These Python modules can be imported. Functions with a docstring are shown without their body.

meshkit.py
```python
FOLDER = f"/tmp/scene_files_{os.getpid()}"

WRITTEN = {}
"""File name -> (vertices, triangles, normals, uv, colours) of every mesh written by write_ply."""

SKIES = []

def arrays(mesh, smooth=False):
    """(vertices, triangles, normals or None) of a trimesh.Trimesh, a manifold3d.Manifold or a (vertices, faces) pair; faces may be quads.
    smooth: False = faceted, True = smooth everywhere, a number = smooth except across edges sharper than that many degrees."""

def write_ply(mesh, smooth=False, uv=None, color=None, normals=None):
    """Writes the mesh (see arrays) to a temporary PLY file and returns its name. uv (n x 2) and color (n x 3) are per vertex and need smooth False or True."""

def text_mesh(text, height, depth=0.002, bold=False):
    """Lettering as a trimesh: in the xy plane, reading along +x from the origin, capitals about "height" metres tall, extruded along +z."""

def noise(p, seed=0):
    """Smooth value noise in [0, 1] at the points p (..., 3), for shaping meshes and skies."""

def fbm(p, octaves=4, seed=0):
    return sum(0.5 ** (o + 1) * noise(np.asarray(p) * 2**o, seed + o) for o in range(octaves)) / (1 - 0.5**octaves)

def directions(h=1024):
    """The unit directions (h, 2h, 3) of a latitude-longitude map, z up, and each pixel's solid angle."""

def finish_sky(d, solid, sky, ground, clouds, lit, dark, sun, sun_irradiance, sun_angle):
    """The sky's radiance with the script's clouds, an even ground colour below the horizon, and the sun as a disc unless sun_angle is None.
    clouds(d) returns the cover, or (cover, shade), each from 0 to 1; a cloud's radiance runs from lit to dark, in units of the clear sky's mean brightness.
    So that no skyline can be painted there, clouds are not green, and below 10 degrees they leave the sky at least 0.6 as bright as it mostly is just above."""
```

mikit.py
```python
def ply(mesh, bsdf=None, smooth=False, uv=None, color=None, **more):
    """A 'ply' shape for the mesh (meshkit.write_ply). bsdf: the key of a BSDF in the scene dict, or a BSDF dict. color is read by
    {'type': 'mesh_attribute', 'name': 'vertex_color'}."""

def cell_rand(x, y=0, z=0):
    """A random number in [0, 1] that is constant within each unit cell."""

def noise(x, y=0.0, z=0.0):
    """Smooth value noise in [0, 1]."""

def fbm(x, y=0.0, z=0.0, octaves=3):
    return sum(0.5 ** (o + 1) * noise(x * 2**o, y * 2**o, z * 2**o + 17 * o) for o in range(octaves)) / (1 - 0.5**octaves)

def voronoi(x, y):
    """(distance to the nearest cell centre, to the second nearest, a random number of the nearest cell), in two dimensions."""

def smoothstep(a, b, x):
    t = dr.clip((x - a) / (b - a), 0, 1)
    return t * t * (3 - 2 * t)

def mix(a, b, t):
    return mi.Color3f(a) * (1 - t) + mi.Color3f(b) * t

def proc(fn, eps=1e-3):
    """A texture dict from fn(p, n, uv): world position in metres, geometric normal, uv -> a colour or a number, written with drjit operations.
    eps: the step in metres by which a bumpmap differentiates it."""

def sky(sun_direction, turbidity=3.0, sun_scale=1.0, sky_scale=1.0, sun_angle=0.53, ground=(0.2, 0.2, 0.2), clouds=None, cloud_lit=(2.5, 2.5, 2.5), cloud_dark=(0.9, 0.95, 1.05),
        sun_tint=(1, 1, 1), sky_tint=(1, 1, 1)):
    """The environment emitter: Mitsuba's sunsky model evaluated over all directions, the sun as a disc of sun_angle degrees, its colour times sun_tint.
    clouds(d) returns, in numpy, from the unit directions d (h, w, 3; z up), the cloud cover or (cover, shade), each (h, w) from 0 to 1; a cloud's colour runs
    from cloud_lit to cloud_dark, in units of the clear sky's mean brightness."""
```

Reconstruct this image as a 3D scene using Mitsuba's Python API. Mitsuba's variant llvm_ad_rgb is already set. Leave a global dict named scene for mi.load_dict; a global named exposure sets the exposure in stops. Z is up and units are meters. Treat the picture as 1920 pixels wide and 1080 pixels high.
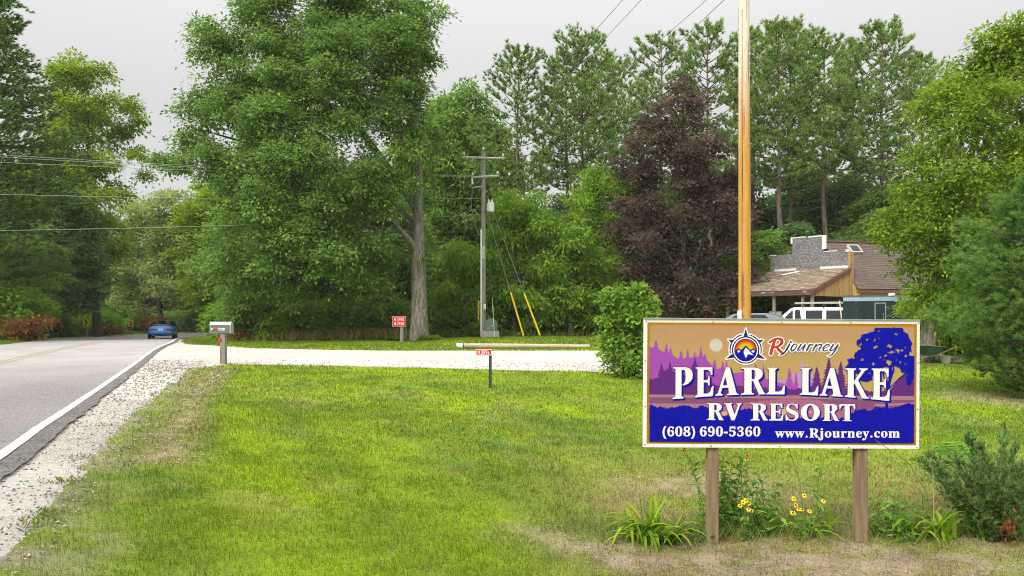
import math
import numpy as np, trimesh, mitsuba as mi, drjit as dr
import shapely
from shapely.geometry import Polygon, LineString, Point, box as sbox
from shapely.ops import unary_union
from shapely import affinity
from scipy.interpolate import RBFInterpolator
import meshkit, mikit
from mikit import proc, noise, fbm, voronoi, cell_rand, smoothstep, mix

T = mi.ScalarTransform4f
scene, labels = {}, {}

# ---------------------------------------------------------------- camera, sky, exposure
EYE = 2.0                     # eye height above the ground at the sign, metres
FOC, CX, HOR = 1400.0, 960.0, 595.0   # focal length, centre and horizon of the 1920 x 1080 photograph, in its pixels
scene['camera'] = {'type': 'perspective', 'fov': math.degrees(2 * math.atan(960 / FOC)), 'fov_axis': 'x',
                   'near_clip': 0.1, 'far_clip': 3000.0, 'principal_point_offset_y': -(HOR - 540) / 1080,
                   'to_world': T().look_at(origin=[0, 0, EYE], target=[0, 1, EYE], up=[0, 0, 1])}


def overcast(d):
    s = np.clip(d[..., 2], 0, 1)
    wisp = meshkit.fbm(d * np.array([2.5, 2.5, 6.0]), 4, 3)
    shade = 1.0 - np.clip((s - 0.25) / 0.75, 0, 1) ** 1.2 + 0.04 * (wisp - 0.5)
    return np.ones_like(s), np.clip(shade, 0, 1)


scene['sky'] = mikit.sky((-0.50, -0.62, 0.85), turbidity=4, sun_scale=0.85, sun_angle=30, clouds=overcast, ground=(0.12, 0.16, 0.06),
                         cloud_lit=(4.5, 4.5, 4.5), cloud_dark=(1.74, 1.74, 1.75), sun_tint=(0.88, 0.96, 1.12))
exposure = 2.1

# thin summer haze in one closed box round everything built
scene['haze_air'] = {'type': 'homogeneous', 'albedo': {'type': 'rgb', 'value': [0.96, 0.96, 0.96]}, 'sigma_t': 0.0003}
scene['haze'] = {'type': 'cube', 'to_world': T().translate([0, 410, 14.25]).scale([640, 520, 16.25]), 'bsdf': {'type': 'null'}, 'interior': {'type': 'ref', 'id': 'haze_air'}}
scene['camera']['medium'] = {'type': 'ref', 'id': 'haze_air'}

# ---------------------------------------------------------------- helpers


def P(px, py, Y):
    """The point at depth Y seen at this pixel of the photograph."""
    return np.array([(px - CX) / FOC * Y, Y, EYE + (HOR - py) / FOC * Y])


def RNG(seed):
    return np.random.default_rng(seed)


def unit(v):
    return v / np.maximum(np.linalg.norm(v, axis=-1, keepdims=True), 1e-9)


def number(name):
    if name not in scene and name not in labels:
        return name
    i = 1
    while f'{name}_{i:03d}' in scene or f'{name}_{i:03d}' in labels:
        i += 1
    return f'{name}_{i:03d}'


def tag(key, label=None, cat=None, group=None, kind=None):
    d = {}
    for k, v in (('label', label), ('category', cat), ('group', group), ('kind', kind)):
        if v:
            d[k] = v
    labels[key] = d
    return key


tag_haze = labels.setdefault('haze', {'label': 'thin pale summer haze in the air', 'kind': 'stuff'})


def thing(name, label, cat, group=None):
    key = number(name)
    return tag(key, label, cat, group)


def put(key, shape, label=None, kind=None):
    key = number(key)
    scene[key] = shape
    if label or kind:
        labels[key] = {**({'label': label} if label else {}), **({'kind': kind} if kind else {})}
    return key


def part(parent, name, mesh, bsdf, smooth=False, label=None, kind=None, **k):
    return put(parent + '__' + name, mikit.ply(mesh, bsdf, smooth, **k), label, kind)


class MB:
    """Collects faces into one mesh."""

    def __init__(self):
        self.v, self.f, self.n = [], [], 0

    def add(self, v, f):
        v, f = np.asarray(v, float), np.asarray(f, int)
        if f.shape[1] == 4:
            f = np.vstack([f[:, [0, 1, 2]], f[:, [0, 2, 3]]])
        self.v.append(v)
        self.f.append(f + self.n)
        self.n += len(v)
        return self

    def mesh(self, m):
        return self.add(m.vertices, m.faces)

    def get(self):
        return trimesh.Trimesh(np.vstack(self.v), np.vstack(self.f), process=False)


def bx(x0, x1, y0, y1, z0, z1):
    m = trimesh.creation.box(extents=[x1 - x0, y1 - y0, z1 - z0])
    m.apply_translation([(x0 + x1) / 2, (y0 + y1) / 2, (z0 + z1) / 2])
    return m


def cbx(x0, x1, y0, y1, z0, z1, c=0.01):
    """A box with chamfered edges."""
    v = []
    for x, sx in ((x0, 1), (x1, -1)):
        for y, sy in ((y0, 1), (y1, -1)):
            for z, sz in ((z0, 1), (z1, -1)):
                v += [[x + sx * c, y + sy * c, z], [x + sx * c, y, z + sz * c], [x, y + sy * c, z + sz * c]]
    return trimesh.convex.convex_hull(np.array(v))


def tube(pts, r, n=8, caps=True):
    pts = np.asarray(pts, float)
    r = np.broadcast_to(np.asarray(r, float), (len(pts),))
    t = unit(np.gradient(pts, axis=0))
    ref = np.array([0.31, 0.17, 0.93]) if abs(t[:, 2]).mean() < 0.8 else np.array([0.93, 0.31, 0.1])
    a = unit(np.cross(t, ref))
    b = np.cross(t, a)
    ang = np.arange(n) * 2 * np.pi / n
    ring = pts[:, None] + r[:, None, None] * (np.cos(ang)[None, :, None] * a[:, None] + np.sin(ang)[None, :, None] * b[:, None])
    v = ring.reshape(-1, 3)
    i, j = np.meshgrid(np.arange(len(pts) - 1), np.arange(n), indexing='ij')
    q = np.stack([i * n + j, i * n + (j + 1) % n, (i + 1) * n + (j + 1) % n, (i + 1) * n + j], -1).reshape(-1, 4)
    f = np.vstack([q[:, [0, 1, 2]], q[:, [0, 2, 3]]])
    if caps:
        v = np.vstack([v, pts[:1], pts[-1:]])
        k, c0, c1 = np.arange(n), len(v) - 2, len(v) - 1
        L = (len(pts) - 1) * n
        f = np.vstack([f, np.stack([(k + 1) % n, k, k * 0 + c0], 1), np.stack([L + k, L + (k + 1) % n, k * 0 + c1], 1)])
    return trimesh.Trimesh(v, f, process=False)


def lathe(prof, n=20):
    return trimesh.creation.revolve(np.asarray(prof, float), sections=n)


def extr(poly, d):
    poly = poly if poly.is_valid else poly.buffer(0)
    gs = [g for g in getattr(poly, 'geoms', [poly]) if g.geom_type == 'Polygon' and g.area > 1e-9]
    return trimesh.util.concatenate([trimesh.creation.extrude_polygon(g, d, engine='earcut') for g in gs])


def move(m, R=None, t=(0, 0, 0)):
    m = m.copy()
    if R is not None:
        m.vertices = m.vertices @ np.asarray(R).T
    m.vertices = m.vertices + np.asarray(t, float)
    return m


def rotz(a):
    c, s = math.cos(a), math.sin(a)
    return np.array([[c, -s, 0], [s, c, 0], [0, 0, 1.0]])


def roty(a):
    c, s = math.cos(a), math.sin(a)
    return np.array([[c, 0, s], [0, 1, 0], [-s, 0, c]])


def rotx(a):
    c, s = math.cos(a), math.sin(a)
    return np.array([[1, 0, 0], [0, c, -s], [0, s, c]])


# ---------------------------------------------------------------- materials


def mat(name, col, rough=0.7, **k):
    scene[name] = {'type': 'twosided', 'bsdf': {'type': 'principled', 'base_color': col if isinstance(col, dict) else {'type': 'rgb', 'value': list(col)}, 'roughness': rough, **k}}
    return name


def bump(name, scale):
    inner = scene[name]['bsdf']
    scene[name]['bsdf'] = {'type': 'bumpmap', 'tex': scale, 'bsdf': inner}


VC = {'type': 'mesh_attribute', 'name': 'vertex_color'}
scene['leaf_mat'] = {'type': 'principledthin', 'base_color': VC, 'roughness': 0.55, 'diff_trans': 1.0, 'eta': 1.35}
mat('ground_mat', VC, 0.95, specular=0.1)
mat('art_mat', VC, 0.5, specular=0.15)
mat('bark_grey', proc(lambda p, n, uv: mix((0.12, 0.105, 0.09), (0.33, 0.295, 0.26), smoothstep(0.25, 0.8, 0.6 * fbm(p.x * 14, p.y * 14, p.z * 2.2, 3) + 0.4 * noise(p.x * 40, p.y * 40, p.z * 6)))), 0.95, specular=0.1)
mat('bark_dark', proc(lambda p, n, uv: mix((0.035, 0.03, 0.025), (0.13, 0.11, 0.09), fbm(p.x * 12, p.y * 12, p.z * 2.5, 3))), 0.95, specular=0.1)
mat('bark_pine', proc(lambda p, n, uv: mix((0.075, 0.06, 0.052), (0.21, 0.165, 0.14), fbm(p.x * 9, p.y * 9, p.z * 3, 3))), 0.95, specular=0.1)
mat('asphalt', proc(lambda p, n, uv: mix(mix((0.095, 0.090, 0.094), (0.275, 0.262, 0.270), 0.40 * fbm(p.x * 0.4, p.y * 0.4, 0, 4) + 0.85 * noise(p.x * 38, p.y * 38) * noise(p.x * 80 + 7, p.y * 80)), (0.34, 0.33, 0.325), 0.85 * smoothstep(17.0, 5.0, dr.sqrt(dr.square((p.x + 15.0) * 1.15) + dr.square((p.y - 32.0) * 0.62))) * (0.45 + 0.8 * fbm(p.x * 0.9, p.y * 0.9, 0, 4)))), 0.6, specular=0.45)
mat('asphalt_edge', proc(lambda p, n, uv: mix((0.05, 0.047, 0.047), (0.21, 0.20, 0.195), noise(p.x * 60, p.y * 60) * (0.45 + 0.55 * fbm(p.x * 5, p.y * 5, 0, 3)))), 0.9, specular=0.2)


def gravel_fn(p, n, uv):
    d1, d2, r = voronoi(p.x * 42, p.y * 42)
    stone = mix((0.20, 0.185, 0.165), (0.42, 0.405, 0.375), r)
    gap = smoothstep(0.03, 0.22, d2 - d1)
    c = mix((0.10, 0.088, 0.074), stone, gap)
    spot = smoothstep(0.80, 0.9, cell_rand(p.x * 30 + 0.4 * r, p.y * 30, 3))
    c = mix(c, (0.13, 0.115, 0.10), spot * 0.6)
    worn = smoothstep(0.42, 0.62, fbm(p.x * 0.55 + 4, p.y * 0.55, 0, 4))          # dusty, driven flat
    c = mix(c, (0.36, 0.345, 0.325), 0.25 + 0.5 * worn)
    return c * (0.86 + 0.28 * fbm(p.x * 2.2, p.y * 2.2, 0, 3))


mat('gravel_pale', proc(lambda p, n, uv: mix(gravel_fn(p, n, uv) * 1.1, (0.31, 0.303, 0.294), 0.6)), 0.95, specular=0.15)
mat('gravel', proc(gravel_fn), 0.95, specular=0.15)
mat('white_line', proc(lambda p, n, uv: mix((0.50, 0.50, 0.49), (0.36, 0.355, 0.35), smoothstep(0.56, 0.74, fbm(p.x * 7, p.y * 7, 0, 4)))), 0.7)
mat('yellow_line', proc(lambda p, n, uv: mix((0.29, 0.235, 0.115), (0.20, 0.187, 0.165), smoothstep(0.36, 0.6, fbm(p.x * 14, p.y * 14, 0, 4)))), 0.7)
mat('stone_mat', VC, 0.9, specular=0.2)


def wood_fn(a, b, c, f=1.0):
    return lambda p, n, uv: mix(mix(a, b, fbm(p.x * 55 * f, p.y * 55 * f, p.z * 2.2, 3)), c, smoothstep(0.62, 0.75, fbm(p.x * 30 * f + 9, p.y * 30 * f, p.z * 1.1, 3)))


mat('post_wood', proc(wood_fn((0.10, 0.072, 0.043), (0.33, 0.245, 0.155), (0.055, 0.038, 0.024), 0.62)), 0.85, specular=0.2)
mat('grey_wood', proc(wood_fn((0.17, 0.145, 0.12), (0.33, 0.29, 0.25), (0.10, 0.08, 0.07))), 0.9, specular=0.2)


def newpole_fn(p, n, uv):
    g = fbm(p.x * 60, p.y * 60, p.z * 1.5, 3)
    tan = mix((0.42, 0.20, 0.035), (0.62, 0.36, 0.10), g)
    pale = mix((0.60, 0.55, 0.47), (0.80, 0.77, 0.72), g)
    s = smoothstep(5.5, 8.2, p.z + 2.6 * (fbm(p.x * 26, p.y * 26, p.z * 0.35, 2) - 0.5))
    crack = smoothstep(0.70, 0.74, noise(p.x * 34 + 3, p.y * 34, p.z * 0.8))
    return mix(mix(tan, pale, s), (0.16, 0.10, 0.05), crack * 0.65)


mat('new_pole_wood', proc(newpole_fn), 0.8, specular=0.3)
mat('white_paint', (0.70, 0.705, 0.71), 0.45)
mat('pole_grey', proc(wood_fn((0.20, 0.185, 0.165), (0.40, 0.375, 0.345), (0.12, 0.105, 0.09))), 0.9, specular=0.2)
mat('arm_grey', (0.50, 0.50, 0.48), 0.7)
mat('white_plastic', (0.76, 0.76, 0.75), 0.45)
mat('steel', (0.48, 0.49, 0.51), 0.42, metallic=0.85)
mat('galvanised', proc(lambda p, n, uv: mix((0.42, 0.43, 0.45), (0.62, 0.63, 0.65), fbm(p.x * 25, p.y * 25, p.z * 25, 2))), 0.45, metallic=0.7)
mat('wire_mat', (0.20, 0.21, 0.21), 0.6)
mat('wire_pale', (0.42, 0.44, 0.44), 0.6)
mat('yellow_plastic', (0.80, 0.56, 0.02), 0.5)
mat('red_sign', (0.56, 0.02, 0.03), 0.45)
mat('red_plastic', (0.55, 0.02, 0.02), 0.4)
mat('chevron_yellow', (0.95, 0.55, 0.03), 0.5)
mat('black_paint', (0.015, 0.015, 0.016), 0.5)
mat('rubber', (0.02, 0.02, 0.021), 0.8)
mat('green_metal', (0.022, 0.075, 0.045), 0.6)
mat('pedestal_green', proc(lambda p, n, uv: mix((0.085, 0.14, 0.105), (0.12, 0.18, 0.14), fbm(p.x * 4, p.y * 4, p.z * 4, 3))), 0.6)
mat('concrete', proc(lambda p, n, uv: mix((0.22, 0.23, 0.215), (0.36, 0.37, 0.35), fbm(p.x * 8, p.y * 8, p.z * 8, 3))), 0.9)
mat('car_blue', (0.012, 0.16, 0.50), 0.25, clearcoat=1.0, clearcoat_gloss=0.9, metallic=0.25)
mat('car_white', (0.78, 0.78, 0.77), 0.3, clearcoat=0.8)
mat('car_grey', (0.07, 0.10, 0.15), 0.3, clearcoat=0.9, metallic=0.4)
mat('dark_glass', (0.02, 0.026, 0.03), 0.12, specular=0.35)
mat('tail_red', (0.45, 0.015, 0.02), 0.25)
mat('trailer_teal', proc(lambda p, n, uv: mix((0.006, 0.018, 0.025), (0.022, 0.045, 0.054), fbm(p.x * 3, p.y * 3, p.z * 0.7, 3))), 0.35, specular=0.25)
mat('trailer_top', (0.06, 0.10, 0.12), 0.35, metallic=0.5)

# ---------------------------------------------------------------- the lie of the land
ROAD_Z = lambda Y: np.interp(Y, [-60, 0, 32, 42, 52, 62, 80, 140], [0.72, 0.72, 0.72, 0.66, 0.50, 0.42, 0.4, 0.4])
# right-hand white line of the road, from behind the camera to the bend
LINE = np.array([[8.2, -25], [-1.85, 0], [-4.6, 6.71], [-6.4, 11.06], [-10.2, 20.2], [-14.85, 31.4], [-18.2, 40], [-21.2, 47], [-23.6, 53], [-25.4, 59], [-26.2, 65], [-25.6, 72], [-22.5, 80], [-16, 89], [-6, 98], [8, 108]], float)


def smooth_line(a, step=0.6):
    from scipy.interpolate import CubicSpline
    s = np.concatenate([[0], np.cumsum(np.linalg.norm(np.diff(a, axis=0), axis=1))])
    return CubicSpline(s, a)(np.arange(0, s[-1], step))


EDGE = smooth_line(LINE)
tan_ = unit(np.gradient(EDGE, axis=0))
LEFT = np.stack([-tan_[:, 1], tan_[:, 0]], 1)      # unit normal towards the far side of the road


def offset(d):
    return EDGE + LEFT * d


road_pts = np.vstack([offset(d)[::6] for d in (-0.3, 3.4, 7.0)])
road_z = ROAD_Z(road_pts[:, 1])
drive_pts = [(-12.5, 22, .70), (-13.7, 32, .70), (-8, 21, .68), (-8, 28, .68), (-4, 20, .62), (-4.5, 29, .68), (2, 20, .55), (2, 28, .66), (12, 21, .5), (12, 29, .6)]
land_pts = [(0, 0, .45), (4, 0, .2), (9, 0, .1), (-2, 4, .52), (-3.2, 6, .60), (0, 5, .22), (1.2, 6.6, 0), (2.4, 6.5, 0), (3.4, 6.6, 0), (4.6, 6.8, .02), (2.4, 9, .0), (5, 10, .05), (0, 9, .2),
            (-2.5, 9, .42), (0, 13, .3), (-4.5, 14, .56), (-1, 16.5, .42), (3.2, 20.2, .42), (5, 14, .18), (11.6, 16.8, .2), (14.5, 25.7, .42), (10, 12, .1), (22, 18, .3), (20, 30, .5), (20, 44, .5), (26, 40, .5),
            (0, 33, .72), (6, 33, .70), (0, 44, .84), (-6, 39, .75), (-12, 39, .68), (10, 46, .75), (-16, 44, .62), (-33, 42, .72), (-36, 58, .42), (-40, 72, .4), (-60, 40, .8), (-60, 90, .6), (0, 90, .9), (40, 60, .8), (60, 40, .7),
            (60, 90, 1.0), (-40, -20, .6), (40, -20, .2), (60, 5, .3), (-50, 10, .7)]
allp = np.vstack([np.array(land_pts), np.array(drive_pts), np.column_stack([road_pts, road_z])])
_rbf = RBFInterpolator(allp[:, :2], allp[:, 2], kernel='thin_plate_spline', smoothing=0.002, neighbors=60)


_gx, _gy = np.arange(-90, 90.1, 0.5), np.arange(-40, 130.1, 0.5)
_gz = _rbf(np.stack(np.meshgrid(_gx, _gy, indexing='ij'), -1).reshape(-1, 2)).reshape(len(_gx), len(_gy))
from scipy.interpolate import RectBivariateSpline
_spl = RectBivariateSpline(_gx, _gy, _gz, kx=3, ky=3)


def ground_z(x, y):
    x, y = np.broadcast_arrays(np.asarray(x, float), np.asarray(y, float))
    cx, cy = np.clip(x, -88, 88), np.clip(y, -38, 128)
    return np.clip(_spl(cx.ravel(), cy.ravel(), grid=False).reshape(x.shape), -0.3, 1.6)


def G(px, py, h0=1.4):
    """Where the view ray through this pixel meets the ground."""
    Y = FOC * h0 / max(py - HOR, 8)
    for _ in range(40):
        X = (px - CX) / FOC * Y
        Yn = FOC * (EYE - float(ground_z(X, Y))) / (py - HOR)
        Y = 0.6 * Y + 0.4 * Yn
    return np.array([(px - CX) / FOC * Y, Y, float(ground_z((px - CX) / FOC * Y, Y))])


def at(px, Y):
    x = (px - CX) / FOC * Y
    return np.array([x, Y, float(ground_z(x, Y))])


ROAD_POLY = Polygon(np.vstack([offset(-0.22), offset(7.05)[::-1]])).buffer(0)
SHOULDER = Polygon(np.vstack([offset(0.0), offset(np.interp(EDGE[:, 1], [0, 5, 10, 14, 20, 34, 40, 60], [0.62, 0.66, 0.85, 1.1, 1.55, 1.0, .45, .3])[:, None] * -1)[::-1]])).buffer(0)
near = [(385, 690), (430, 683), (520, 684.5), (600, 686), (700, 688), (800, 690.5), (900, 693), (1010, 696), (1130, 699.5)]
far = [(318, 645), (400, 648), (480, 653.5), (600, 656), (740, 658), (900, 658), (1130, 658)]
npts, fpts = [G(*q)[:2] for q in near], [G(*q)[:2] for q in far]
DRIVE = Polygon([tuple(EDGE[np.argmin(abs(EDGE[:, 1] - 18.2))])] + [tuple(q) for q in npts] + [(4.6, npts[-1][1] + .5), (6.6, 22.5), (8.6, 27), (10.5, 33), (13, 38), (19, 39), (19, 42), (11, 42.5), (8.0, 38), (6.2, 33), (5.0, 30.2)] + [tuple(q) for q in fpts[::-1]]
                + [tuple(EDGE[np.argmin(abs(EDGE[:, 1] - 37))])]).buffer(0)


def wobble(poly, amp, seed, step=0.12):
    """The polygon with an uneven edge."""
    c = np.array(shapely.segmentize(poly.exterior, step).coords)
    k = np.stack([meshkit.fbm(np.column_stack([c * 1.3, c[:, 0] * 0 + s]), 4, seed) - 0.5 for s in (0.0, 9.0)], 1)
    k = k + 0.45 * np.stack([meshkit.fbm(np.column_stack([c * 6.5, c[:, 0] * 0 + s]), 2, seed + 1) - 0.5 for s in (2.0, 11.0)], 1)
    return Polygon(c + 2 * amp * k).buffer(0)


def dist_to(poly, x, y):
    return shapely.distance(poly, shapely.points(np.asarray(x), np.asarray(y)))


def drape(poly, lift, step, tuck=0.0):
    """A sheet of this outline lying on the land."""
    from scipy.spatial import Delaunay
    poly = poly.intersection(sbox(-70, -6, 60, 110))
    out = MB()
    for g in getattr(poly, 'geoms', [poly]):
        if g.geom_type != 'Polygon' or g.area < 1e-4:
            continue
        p = np.vstack([np.array(shapely.segmentize(r, step).coords)[:-1] for r in [g.exterior, *g.interiors]])
        x0, y0, x1, y1 = g.bounds
        q = np.stack(np.meshgrid(np.arange(x0, x1, step), np.arange(y0, y1, step), indexing='ij'), -1).reshape(-1, 2)
        q = q[shapely.contains(g.buffer(-0.35 * step), shapely.points(q))]
        if tuck:
            inner = g.buffer(-tuck)
            p = np.vstack([p] + [np.array(shapely.segmentize(h.exterior, step * .6).coords) for h in getattr(inner, 'geoms', [inner]) if not h.is_empty])
        p = np.unique(np.round(np.vstack([p, q]), 4), axis=0)
        f = Delaunay(p).simplices
        a, b, c = p[f[:, 0]], p[f[:, 1]], p[f[:, 2]]
        cr = (b[:, 0] - a[:, 0]) * (c[:, 1] - a[:, 1]) - (b[:, 1] - a[:, 1]) * (c[:, 0] - a[:, 0])
        keep = (np.abs(cr) > 1e-5) & shapely.contains(g.buffer(1e-4), shapely.points((a + b + c) / 3))
        f, cr = f[keep], cr[keep]
        f[cr < 0] = f[cr < 0][:, ::-1]
        up = np.full(len(p), float(lift))
        if tuck:                                       # the rim runs out into the soil
            k = np.clip(shapely.distance(g.boundary, shapely.points(p)) / tuck, 0, 1)
            up = lift * k - 0.012 * (1 - k)
        out.add(np.column_stack([p, ground_z(p[:, 0], p[:, 1]) + up]), f)
    return out.get()


# lawn and soil: what covers the ground where
FOREST_EDGE = np.array([[-120, 34], [-60, 36], [-38, 41], [-34.5, 46], [-36, 58], [-38.5, 70], [-34, 84], [-20, 96], [-12, 90], [-18, 72], [-18.5, 58], [-15.5, 45.5], [-9, 43.5], [-3, 45.5], [2, 46.5], [9, 47.5], [14, 50], [30, 54], [60, 50], [120, 40], [120, 300], [-120, 300]], float)
FOREST = Polygon(FOREST_EDGE).buffer(0)
DRY_STRIP = LineString([G(420, 692)[:2], G(365, 740)[:2], G(338, 800)[:2], G(300, 860)[:2]])


def cover(x, y):
    """(colour, how dense the grass is) of the ground at these places."""
    x, y = np.asarray(x, float), np.asarray(y, float)
    p = np.column_stack([x, y, 0 * x])
    u = (-x * 0.41 + y * 0.91)
    w = (x * 0.91 + y * 0.41)
    big = meshkit.fbm(p * 0.42 + 3.1, 3, 1)
    mid = meshkit.fbm(p * 1.5, 4, 2)
    fine = meshkit.fbm(p * 5.5, 3, 5)
    streak = meshkit.fbm(np.column_stack([w * 1.25, u * 0.10, 0 * x]), 3, 7)
    t = np.clip(0.60 + 2.0 * (0.26 * big + 0.26 * mid + 0.48 * streak - 0.5), 0, 1)[:, None]
    c = np.array([0.105, 0.180, 0.024]) * (1 - t) + np.array([0.215, 0.320, 0.010]) * t
    cool = np.clip((meshkit.fbm(p * 0.9 + 31, 3, 11) - 0.52) * 6, 0, 1)[:, None] * 0.42
    c = c * (1 - cool) + np.array([0.070, 0.150, 0.035]) * cool
    dry = np.clip((0.55 * meshkit.fbm(p * np.array([1.1, .8, 1]) + 77, 3, 21) + 0.45 * meshkit.fbm(p * 3.4 + 7, 3, 22) - 0.53) * 7, 0, 1) * 0.38
    ds = dist_to(DRY_STRIP, x, y)
    dry = np.maximum(dry, np.clip(1.15 - ds / (0.30 + 0.35 * mid), 0, 1) * (0.35 + 0.75 * fine))
    brk = meshkit.fbm(p * 5.0 + 17, 5, 41)
    sgn = ((x - 2.6) / 2.5) ** 2 + ((y - 6.25) / 0.72) ** 2
    soil = np.clip(1.5 - sgn * 1.0 + 1.5 * (mid - 0.5), 0, 1) * np.clip(5.5 * (brk - 0.38), 0.05, 1)
    soil = np.maximum(soil, np.clip(1.2 - (((x - 2.35) / 1.3) ** 2 + ((y - 8.7) / 0.7) ** 2) + 2.6 * (mid - 0.5), 0, 1) * np.clip(3 * (brk - 0.3), 0, .9))
    soil = np.maximum(soil, np.clip(1.2 - (((x - 10.9) / 1.6) ** 2 + ((y - 16.4) / 1.3) ** 2) + 1.5 * (mid - 0.5), 0, 1) * 0.6)
    soil = np.maximum(soil, np.clip(1.2 - ds / 0.22, 0, 1) * np.clip(4 * (brk - 0.42), 0, .8))
    dull = np.clip((x + 0.2) / 1.4, 0, 1) * np.clip((11.5 - y) / 3.5, 0, 1)
    dry = np.maximum(dry, dull * np.clip(0.62 + 1.3 * (mid - 0.35), 0.2, .95))
    edge = np.clip(1 - (dist_to(SHOULDER, x, y)) / (0.25 + 1.0 * mid), 0, 1)
    dry = np.maximum(dry, edge * (0.15 + 0.35 * brk))
    stony = np.clip(1.1 - dist_to(SHOULDER, x, y) / (0.10 + 0.9 * mid), 0, 1) * np.clip(2.6 * (brk - 0.38), 0, .75)
    d = np.clip(dry, 0, 1)[:, None]
    c = c * (1 - d) + np.array([0.215, 0.185, 0.075]) * d
    s = np.clip(soil, 0, 1)[:, None] * 0.92
    dirt = np.array([0.27, 0.22, 0.16]) * (0.75 + 0.5 * fine[:, None])
    c = c * (1 - s) + dirt * s
    s2 = stony[:, None]
    c = c * (1 - s2) + np.array([0.24, 0.215, 0.18]) * (0.7 + 0.6 * fine[:, None]) * s2
    c = c * (0.78 + 0.44 * fine[:, None])
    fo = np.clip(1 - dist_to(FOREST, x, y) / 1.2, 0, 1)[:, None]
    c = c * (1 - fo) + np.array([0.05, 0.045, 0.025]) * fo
    dens = np.clip(1.0 - 0.55 * dry, 0, 1) * np.clip(1 - 0.85 * soil, 0, 1) * (1 - 0.6 * stony)
    return c, dens


def axis(lo, a, b, hi, fine, coarse):
    def grow(start, end, s0, s1):
        out, x, s, sg = [], start, s0, np.sign(end - start)
        while (end - x) * sg > 0:
            s = min(s * 1.12, s1)
            x += s * sg
            out.append(x)
        return out
    return np.array(grow(a, lo, fine, coarse)[::-1] + list(np.arange(a, b, fine)) + [b] + grow(b, hi, fine, coarse))


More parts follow.
